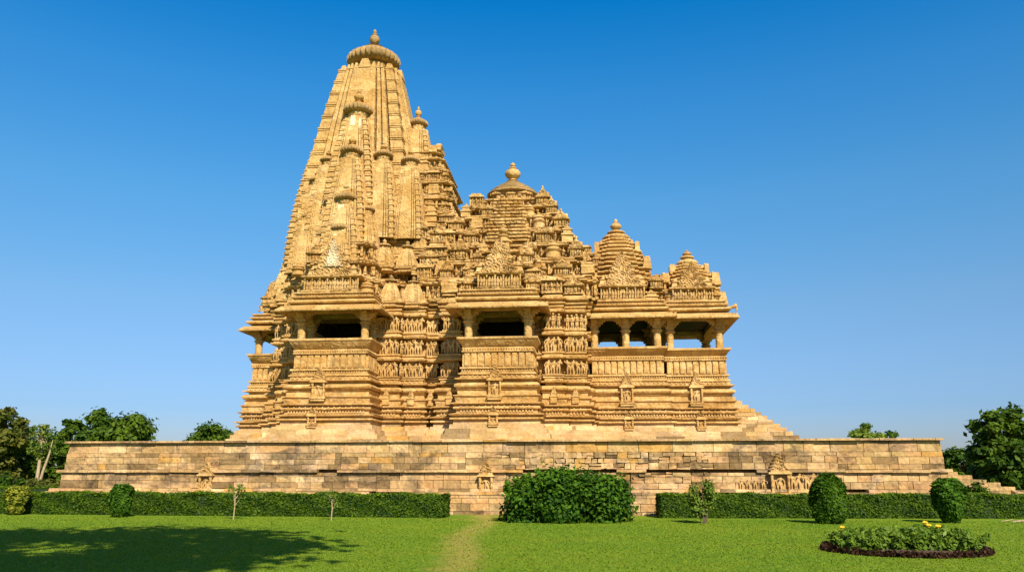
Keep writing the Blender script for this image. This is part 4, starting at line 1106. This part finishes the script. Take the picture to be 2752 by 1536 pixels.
for (hx, y0, za, zb) in ((1.75, 41.7, 10.85, 11.7), (1.5, 42.1, 11.7, 12.6), (1.1, 42.5, 12.6, 13.4)):
    tier(-4.68 - hx, -4.68 + hx, y0, 46, za, zb)
TIERS.build('stepped_roof', M_CARVE, temple, 45)
gg = MB()                                     # beast-headed water spout hanging at the porch corner
gp = Vector((PH[1] + .55, PH[2] - .1, 10.55))
gg.tube([gp + Vector((-.45, .2, -.05)), gp + Vector((-.1, 0, .0)), gp + Vector((.02, -.03, .05)), gp + Vector((.12, -.04, .02))], [.10, .09, .13, .08], 8)
gg.ball(gp + Vector((.04, -.04, .12)), (.09, .08, .07), 7, 4)
gg.tube([gp + Vector((.09, -.05, -.02)), gp + Vector((.10, -.05, -.14)), gp + Vector((.08, -.05, -.24))], [.035, .06, .03], 7)
gg.build('beast_spout', M_FIG, temple, 50)

# ================================================================== VEGETATION
def leaf_mesh(name, P, size, mat, up=0.3, tint=None, asp=1.7, nor=None):
    n = len(P)
    nrm = NP.normal(0, 1, (n, 3)); nrm[:, 2] += up
    if nor is not None: nrm = nrm * .55 + nor
    nrm /= np.linalg.norm(nrm, axis=1, keepdims=True) + 1e-9
    a = np.cross(nrm, NP.normal(0, 1, (n, 3))); a /= np.linalg.norm(a, axis=1, keepdims=True) + 1e-9
    b = np.cross(nrm, a)
    s = (size * NP.uniform(.65, 1.35, n))[:, None]
    L = a * s * asp * .5; Wd = b * s * .5
    V = np.stack([P - L, P + Wd - nrm * s * .08, P + L, P - Wd - nrm * s * .08], 1).reshape(-1, 3)
    return mesh_np(name, V, n, 4, mat, tint)
def leaf_obj(name, P, size, mat, parent=None, **k):
    o = bpy.data.objects.new(name, leaf_mesh(name, P, size, mat, **k)); COL.objects.link(o)
    if parent: attach(o, parent)
    return o
def sphere_pts(n, shell=0.0):
    d = NP.normal(0, 1, (n, 3)); d /= np.linalg.norm(d, axis=1, keepdims=True)
    return d * (shell + (1 - shell) * NP.random(n) ** (1 / 2.2))[:, None]
def tree(name, label, cat, x, y, h, rx, rz, mat, leaf=.22, n=9000, clumps=46, trunk=.25, base=.35, lean=0.0, barkm=None, seed=1, group=None, sparse=False, fork=False, squash=.7, csize=.24):
    r = random.Random(seed)
    t = thing(name, label, cat, (x, y, 0), group)
    zc = h - rz; tk = MB()
    top = Vector((x + lean * h, y, zc + rz * .2))
    stem = [Vector((x, y, -.1)), Vector((x + lean * h * .3 + .05, y, h * base * .6)), Vector((x + lean * h * .6, y + .1, h * base + .3)), top]
    tk.tube(stem, [trunk * 1.35, trunk, trunk * .85, trunk * .3], 9)
    cl = []
    for i in range(clumps):
        while True:
            v = Vector((r.uniform(-1, 1), r.uniform(-1, 1), r.uniform(-1, 1)))
            if .25 < v.length < 1: break
        if not sparse: v = v.normalized() * (v.length ** .45) * r.choice((.75, .9, 1.0, 1.05, 1.12))
        c = Vector((x + lean * h + v.x * rx * .82, y + v.y * rx * .82, zc + v.z * rz * .82))
        cl.append((c, rx * csize * r.uniform(.6, 1.25)))
    for c, s in cl[:14]:
        m = stem[2].lerp(stem[3], r.uniform(0, .8)); mid = m.lerp(c, .5) + Vector((0, 0, .12 * h * r.random()))
        tk.tube([m, mid, c], [trunk * .42, trunk * .26, trunk * .08], 6)
    if fork: tk.tube([Vector((x + .1, y, -.1)), Vector((x + .35, y + .1, h * .3)), Vector((x + .75, y, h * .52)), Vector((x + .9, y, h * .7))], [trunk, trunk * .8, trunk * .6, trunk * .2], 8)
    tk.build('trunk', barkm or M_BARK, t, 60)
    per = n // clumps; P = []; T = []; N = []
    for c, s in cl:
        q = NP.normal(0, .52, (per, 3)); N.append(q / (np.linalg.norm(q, axis=1, keepdims=True) + .2)); q = q * np.array([s, s, s * squash]) + np.array(c); P.append(q)
        T.append(np.clip(NP.normal(r.uniform(.1, .8), .2, per), 0, 1))
    P = np.concatenate(P); N = np.concatenate(N)
    leaf_obj('crown', P, leaf, mat, t, tint=np.concatenate(T), nor=N * 1.2 + np.array([0, 0, .5]))
    return t
def px_tree(vx, vtop, Y, half_px, hz, label, mat, seed, **k):
    p = at(vx, vtop, Y); s = (at(vx + half_px, vtop, Y).x - p.x)
    return tree('tree', label, 'tree', p.x, Y, p.z, s, hz, mat, seed=seed, group='trees around the platform', **k)
px_tree(8, 1008, 62, 68, 3.6, 'tall dark tree at the left picture edge with dry orange-green leaves', M_TREEO, 3, n=16000, clumps=60)
px_tree(300, 1018, 62, 92, 3.2, 'broad green tree with ragged top right of the bare pale trunk', M_TREE, 5, n=20000, clumps=70)
px_tree(190, 1040, 66, 42, 2.6, 'narrow dark tree between the pale trunk and the broad ragged tree', M_TREE, 6, n=9000, clumps=34)
px_tree(112, 1046, 58, 36, 1.7, 'thin tree with forked bare pale trunk and wispy crown at left', M_SAP, 8, n=1500, clumps=40, sparse=True, fork=True, barkm=M_PALEBARK, trunk=.12, base=.52, leaf=.12)
px_tree(130, 1085, 72, 110, 2.6, 'low spreading dark tree behind the pale forked trunk', M_TREE, 9, n=13000, clumps=50, base=.2)
px_tree(50, 1100, 66, 70, 2.4, 'dense low tree below the orange-green tree at left edge', M_TREE, 10, n=10000, clumps=40, base=.15)
px_tree(345, 1080, 70, 70, 2.0, 'low bushy tree just above the platform left corner', M_TREE, 12, n=8000, clumps=34, base=.2)
px_tree(536, 1064, 95, 52, 2.6, 'small round-topped tree alone behind the platform left of the temple', M_TREE, 14, n=16000, clumps=60, squash=.8, csize=.34)
px_tree(2186, 1062, 95, 46, 1.6, 'pale green tree top peeping over the platform at right', M_SAP, 16, n=6000, clumps=30)
px_tree(2235, 1080, 105, 26, 1.4, 'tiny dark tree top low over the platform at right', M_TREE, 17, n=2500, clumps=14)
px_tree(2520, 998, 54, 88, 3.5, 'large dark tree with slanting pale trunk at the right picture edge', M_TREE, 18, n=24000, clumps=80, trunk=.22, lean=-.03)
px_tree(2415, 1112, 75, 62, 2.4, 'lower green tree between the platform end and the large right tree', M_TREE, 20, n=10000, clumps=40, base=.2)
px_tree(2560, 1130, 68, 60, 2.2, 'low dark tree under the crown of the large right tree', M_TREE, 21, n=8000, clumps=36, base=.2)
# tree whose shade lies on the lawn (it stands out of the picture, left of the camera)
def shade_tree():
    k = to_sun / to_sun.z
    c = Vector((-13.4, 17.2, 0)) + k * 12.6
    tree('tree', 'spreading tree standing left of the camera that shades the lawn', 'tree', c.x - 4.0, c.y, 14.8, 8.4, 2.4, M_TREE, leaf=.30, n=15000, clumps=110, trunk=.3, base=.5, lean=4.0 / 14.8, seed=31, group='trees around the platform', csize=.17)
shade_tree()

def blob_bush(name, label, cat, x, y, w, h, d, leaf, n, mat, lumps=18, core=True, group=None, seed=0, z0=0.0, bottom=.0, squash=.9, flat=False, spike=0.0):
    """leafy mass of overlapping lumps with an uneven outline on a few stems"""
    r = random.Random(seed); t = thing(name, label, cat, (x, y, 0), group)
    st = MB()
    for i in range(6):
        a = r.uniform(0, 6.3); st.tube([(x + .1 * math.cos(a) * w, y + .1 * math.sin(a) * d, -.05), (x + .22 * math.cos(a) * w, y + .2 * math.sin(a) * d, z0 + h * .35), (x + .36 * math.cos(a) * w, y + .3 * math.sin(a) * d, z0 + h * .75)], [.028, .02, .008], 5)
    st.build('stem', M_BARK, t)
    P = []; T = []; N = []
    for i in range(lumps):
        u = r.uniform(-1, 1); v = r.uniform(-1, 1); q = r.uniform(bottom, 1)
        m = math.sqrt(u * u + v * v)
        if m > 1: u /= m; v /= m
        s = r.uniform(.20, .34)
        cx, cy, cz = x + u * w * .5 * (1 - s * .9), y + v * d * .5 * (1 - s * .9), z0 + (.12 + q * .72 * (1 if flat else (1 - .35 * u * u))) * h
        per = n // lumps; sp = NP.normal(0, .5, (per, 3)); sp = np.clip(sp, -1.15, 1.15)
        P.append(sp * np.array([s * w * (.62 if w < 2 * h else .36), s * d * .75, s * h * squash]) + np.array([cx, cy, cz])); N.append(sp / (np.linalg.norm(sp, axis=1, keepdims=True) + .2))
        T.append(np.clip(NP.normal(r.uniform(.2, .7), .22, per), 0, 1))
    for i in range(int(spike)):               # young upright shoots above the mass
        u = r.uniform(-.85, .85); sx_ = x + u * w * .46; sy_ = y + r.uniform(-.3, .3) * d; zt_ = z0 + h * (.98 - .32 * abs(u) ** 2) * r.uniform(.86, 1.1)
        f_ = NP.random(60); P.append(np.stack([sx_ + f_ * r.uniform(-.1, .1) + NP.normal(0, .035, 60), sy_ + NP.normal(0, .035, 60), zt_ - .28 + f_ * .36], 1))
        N.append(NP.normal(0, .6, (60, 3)) + np.array([0, -.3, .6])); T.append(np.clip(NP.normal(.95, .15, 60), 0, 1.2))
    P = np.concatenate(P); N = np.concatenate(N); P[:, 2] = np.maximum(P[:, 2], .02 + NP.random(len(P)) * .05)
    leaf_obj('foliage', P, leaf, mat, t, tint=np.concatenate(T), nor=N * 1.3 + np.array([0, 0, .5]))
    return t
def shaped_bush(name, label, cat, x, y, prof, leaf, n, mat, group=None, seed=0, asp=1.7, upright=False):
    """clipped bush: dense leaf coat over a rounded body given as (radius, height) pairs"""
    r = random.Random(seed); t = thing(name, label, cat, (x, y, 0), group)
    zs = np.array([p[1] for p in prof]); rs = np.array([p[0] for p in prof])
    z = zs[0] + (zs[-1] - zs[0]) * NP.random(n); rad = np.interp(z, zs, rs)
    keep = NP.random(n) < (rad / rs.max()) * .85 + .15
    z, rad = z[keep], rad[keep]; a = NP.uniform(0, 2 * math.pi, len(z))
    rr = rad * (1 + NP.normal(0, .045, len(z)) + .10 * np.sin(a * 3 + z * 4 + seed) + .07 * np.sin(a * 7 - z * 9)) * (1 - .22 * NP.random(len(z)) ** 2)
    P = np.stack([x + rr * np.cos(a), y + rr * np.sin(a), z], 1)
    m = len(z) // 8; k = np.sqrt(NP.random(m)) * rs[-1]; b = NP.uniform(0, 6.283, m)
    P = np.concatenate([P, np.stack([x + k * np.cos(b), y + k * np.sin(b), zs[-1] + NP.normal(0, .03, m)], 1)])
    N = P - np.array([x, y, (zs[0] + zs[-1]) * .45]); N /= np.linalg.norm(N, axis=1, keepdims=True)
    leaf_obj('foliage', P, leaf, mat, t, nor=N * 1.1 + np.array([0, 0, .35]), asp=asp)
    c = MB(); c.lathe((x, y, 0), [(.05, -.03), (.05, prof[0][1])] + [(max(.04, q * .74), zz) for q, zz in prof[:-1]] + [(max(.04, prof[-1][0] * .6), prof[-1][1] - .1)], 14)
    c.build('stem', M_CORE, t, 60); return t  # thin foot plus a dark filler body, painted shade behind the leaf coat
def hedge(label, x0, y0, x1, y1, w, h, n, leaf=.062):
    t = thing('clipped_hedge', label, 'hedge', ((x0 + x1) / 2, (y0 + y1) / 2, 0), 'clipped hedges along the platform')
    L = math.hypot(x1 - x0, y1 - y0); ux, uy = (x1 - x0) / L, (y1 - y0) / L; vx, vy = -uy, ux
    face = NP.choice(4, n, p=[.58, .34, .04, .04]); s = NP.random(n) * L; q = NP.random(n); wv = .05 * np.sin(s * 1.7) + .04 * np.sin(s * 4.3 + 1)
    hz = h + .025 * np.sin(s * 2.3) + .02 * np.sin(s * 6.1)
    back = NP.random(n) < .12
    a = np.where(face == 0, np.where(back, w, 0.0), q * w); zz = np.where(face == 0, q * hz, np.where(face == 1, hz, 0))
    e = NP.random(n); a = np.where(face > 1, e * w, a); zz = np.where(face > 1, q * hz, zz); s = np.where(face == 2, 0, np.where(face == 3, L, s))
    a = a + np.where(face == 0, wv, 0) + NP.normal(0, .022, n); zz = np.maximum(.01, zz + NP.normal(0, .025, n)); s = s + NP.normal(0, .02, n)
    P = np.stack([x0 + ux * s + vx * a, y0 + uy * s + vy * a, zz], 1)
    N = np.zeros((n, 3)); N[face == 0] = (-vx, -vy, .35); N[face == 1] = (0, 0, 1.0); N[face == 2] = (-ux, -uy, .3); N[face == 3] = (ux, uy, .3)
    tt = np.clip(NP.normal(.30, .22, n) + np.where(face == 1, .60, 0) + .14 * np.sin(s * 3.1 + zz * 9), 0, 1)  # sunlight painted into the tint: top leaves brighter, side faces darker
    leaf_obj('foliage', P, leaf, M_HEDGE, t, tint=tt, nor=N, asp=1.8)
    c = MB(); g = .07
    q = [(x0 + ux * a + vx * b, y0 + uy * a + vy * b) for a, b in ((g, g), (L - g, g), (L - g, w - g), (g, w - g))]
    c.sweep(q, [(0, -.02), (0, h - .07)], seg=.5, jit=.02); c.build('stem', M_CORE, t); return t  # dark filler block inside the leaves, its colour stands for shade
hl = at(1115, 1302, 30.7)
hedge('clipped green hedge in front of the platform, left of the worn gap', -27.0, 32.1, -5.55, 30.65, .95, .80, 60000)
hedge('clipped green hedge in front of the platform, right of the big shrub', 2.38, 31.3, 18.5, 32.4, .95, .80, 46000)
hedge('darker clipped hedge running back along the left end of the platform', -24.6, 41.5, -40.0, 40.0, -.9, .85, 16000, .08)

g0 = 'clipped bushes on the lawn'
p = at(55, 1290, 31.6)
shaped_bush('clipped_bush', 'yellow-leaved bush narrowing to a leafy foot at the far left', 'bush', p.x, 31.2, [(.18, .05), (.30, .22), (.26, .38), (.40, .58), (.44, .86), (.30, 1.04)], .075, 2600, M_LIME, g0, 1)
p = at(312, 1297, 30.3)
shaped_bush('clipped_bush', 'dark green flat-topped bush in front of the left hedge', 'bush', p.x, 30.0, [(.20, .03), (.30, .25), (.36, .6), (.37, 1.0), (.29, 1.12)], .08, 4600, M_BUSH, g0, 2)
p = at(2096, 1318, 28.2)
shaped_bush('clipped_bush', 'rounded fine-needled conifer bush in front of the right hedge', 'bush', p.x, 28.5, [(.32, .02), (.43, .22), (.50, .6), (.51, 1.05), (.41, 1.34), (.22, 1.50)], .075, 11000, M_CYP, g0, 3, asp=2.6)
p = at(2400, 1315, 29.0)
shaped_bush('clipped_bush', 'glossy broad-leaved bush leaning over a narrow foot at right', 'bush', p.x, 29.2, [(.20, .02), (.30, .25), (.42, .6), (.49, 1.0), (.44, 1.25), (.30, 1.36)], .105, 4600, M_BUSH, g0, 4)
p = at(1773, 1318, 28.0)
blob_bush('open_bush', 'loose upright yellow-green bush on thin twisted stems by the right hedge', 'bush', p.x, 28.3, .86, 1.12, .8, .065, 3600, M_SAP, 24, seed=5, z0=.30, group='loose bushes on the lawn')
p = at(1430, 1318, 27.6)
blob_bush('wide_shrub', 'very wide dark green shrub sprawling before the platform centre', 'shrub', p.x - .15, 28.9, 5.15, 1.66, 2.6, .085, 40000, M_BUSH, 90, seed=6, spike=34)
leafy = [(at(1425 + d, 1185, 28.7).x, 28.9, 1.55 + q) for d, q in ((-130, -.25), (-40, .02), (10, .12), (30, 0), (110, -.05), (160, -.25))]
p = at(2440, 1240, 40)
blob_bush('low_shrub', 'low green shrub behind the hedge beside the right stairs', 'shrub', p.x, 40, 2.6, 1.15, 1.4, .10, 4200, M_HEDGE, 18, seed=7, group='shrubs at the garden edge')
p = at(2520, 1215, 52)
blob_bush('low_shrub', 'long dark shrub under the large tree at the right edge', 'shrub', p.x + 1.5, 56, 9.0, 1.5, 2.4, .14, 8000, M_HEDGE, 36, seed=8, group='shrubs at the garden edge')
p = at(30, 1215, 47)
blob_bush('low_shrub', 'mid green mounded shrub at the far left edge of the garden', 'shrub', p.x - .6, 46, 4.6, 1.9, 2.5, .13, 7000, M_HEDGE, 26, seed=9, group='shrubs at the garden edge')
p = at(110, 1200, 55)
blob_bush('low_shrub', 'low brownish-green shrub below the pale forked trunk', 'shrub', p.x, 56, 9.0, 1.3, 2.2, .13, 6000, M_TREEO, 30, seed=10, group='shrubs at the garden edge')
def sapling(label, vx, vy, vtop, mat, seed, n=240, spread=.22):
    p = at(vx, vy, 28.8); y = 28.8; t = thing('sapling', label, 'sapling', (p.x, y, 0), 'thin saplings on the lawn')
    h = at(vx, vtop, y).z; r = random.Random(seed); s = MB()
    tip = []
    s.tube([(p.x, y, -.03), (p.x + .02, y, h * .4), (p.x - .01, y, h * .7)], [.022, .018, .012], 6)
    for i in range(9):
        a = r.uniform(0, 6.3); z0 = h * r.uniform(.35, .7); e = (p.x + spread * math.cos(a) * r.uniform(.5, 1), y + spread * math.sin(a), min(h, z0 + h * r.uniform(.15, .38)))
        s.tube([(p.x, y, z0), ((p.x + e[0]) / 2 + .02, (y + e[1]) / 2, (z0 + e[2]) / 2), e], [.010, .007, .003], 5); tip.append(e)
    s.build('trunk', M_PALEBARK, t)
    P = np.concatenate([np.array(e) + NP.normal(0, .06, (n // 9, 3)) for e in tip])
    leaf_obj('crown', P, .055, mat, t)
sapling('thin bare sapling with sparse yellowish leaves before the left hedge', 587, 1304, 1210, M_SAP, 1)
sapling('short twiggy sapling with two bare stems near the hedge end', 833, 1308, 1235, M_SAP, 2, 150, .18)

# ------------------------------------------------------------------ flower bed
def flower_bed():
    c = Vector((6.45, 18.75, 0)); rx, ry = 1.56, 1.5
    a_ = at(2060, 1380, 19); 
    bed = thing('flower_bed', 'oval flower bed edged with dark red foliage on the right lawn', 'flower bed', tuple(c))
    mb = MB(); n = 40
    mb.rings([[(c.x + rx * k * math.cos(2 * math.pi * i / n), c.y + ry * k * math.sin(2 * math.pi * i / n), z) for i in range(n)] for k, z in ((1, -.02), (.97, .03), (.7, .09), (.3, .11))])
    mb.build('soil', M_SOIL, bed, 60)
    m = 5200; a = NP.uniform(0, 2 * math.pi, m); k = 1 + NP.normal(0, .028, m); z = np.abs(NP.normal(.03, .035, m))
    P = np.stack([c.x + rx * k * np.cos(a), c.y + ry * k * np.sin(a), np.minimum(z + .01, .17)], 1)
    leaf_obj('edging_foliage', P, .05, M_PURPLE, bed)
    r = random.Random(5); first = []
    for v in range(3):
        P = []; N = []; T = []
        for s in range(12):
            ax, ay = NP.normal(0, .09, 2); hh = r.uniform(.18, .38)
            for q in range(30):
                f = (q + 1) / 30; an = NP.uniform(0, 6.283); o = .085 * (1.15 - f * .6)
                P.append((ax * (1 + f) + o * math.cos(an), ay * (1 + f) + o * math.sin(an), f * hh)); N.append((math.cos(an), math.sin(an), .7)); T.append(min(1, .2 + .6 * f * r.random() + .2 * r.random()))
        first.append((leaf_mesh('bedding_plant', np.array(P), .052, M_BEDLEAF, tint=np.array(T), nor=np.array(N), asp=2.3)))
    fl = leaf_mesh('flower', NP.normal(0, .018, (12, 3)), .05, M_FLOWER, up=1.0)
    cnt = 0
    for row in range(4):
        for i in range(12):
            u = -.82 + 1.64 * (i + .5 * (row % 2)) / 11.5; v = -.42 + row * .36
            if u * u + v * v > .92: continue
            o = bpy.data.objects.new('bedding_plant', first[(i + row) % 3]); COL.objects.link(o)
            s = r.uniform(.8, 1.15); o.location = (c.x + u * rx * .95 + r.uniform(-.05, .05), c.y + v * ry + r.uniform(-.04, .04), .07); o.rotation_euler = (0, 0, r.uniform(0, 6)); o.scale = (s, s, s)
            tag(o, 'leafy green bedding plant growing in the oval flower bed', 'plant', 'bedding plants in the oval flower bed')
            if (row, i) in ((3, 1), (3, 9), (2, 9), (0, 8)):
                f = bpy.data.objects.new('flower', fl); COL.objects.link(f); f.location = (o.location.x, o.location.y, .07 + .42 * s); attach(f, o)
            cnt += 1
M_BEDLEAF = leafmat('bedding_leaf', (0.03, 0.085, 0.007), (0.19, 0.27, 0.025), 0.45)
flower_bed()
p = at(2560, 1312, 29.8)
dl = MB(); 
for i in range(9): 
    a = Vector((p.x - .5 + i * .12, 29.6 + RND.uniform(-.3, .3), .03)); dl.tube([a, a + Vector((RND.uniform(.3, .7), RND.uniform(-.2, .2), .06))], [.018, .012], 5)
tag(dl.build('dry_branches', M_PALEBARK), 'small heap of dry pale cut branches on the lawn at the right edge', 'branches')
print('OBJECTS', len(bpy.data.objects), 'kutas', NK[0])
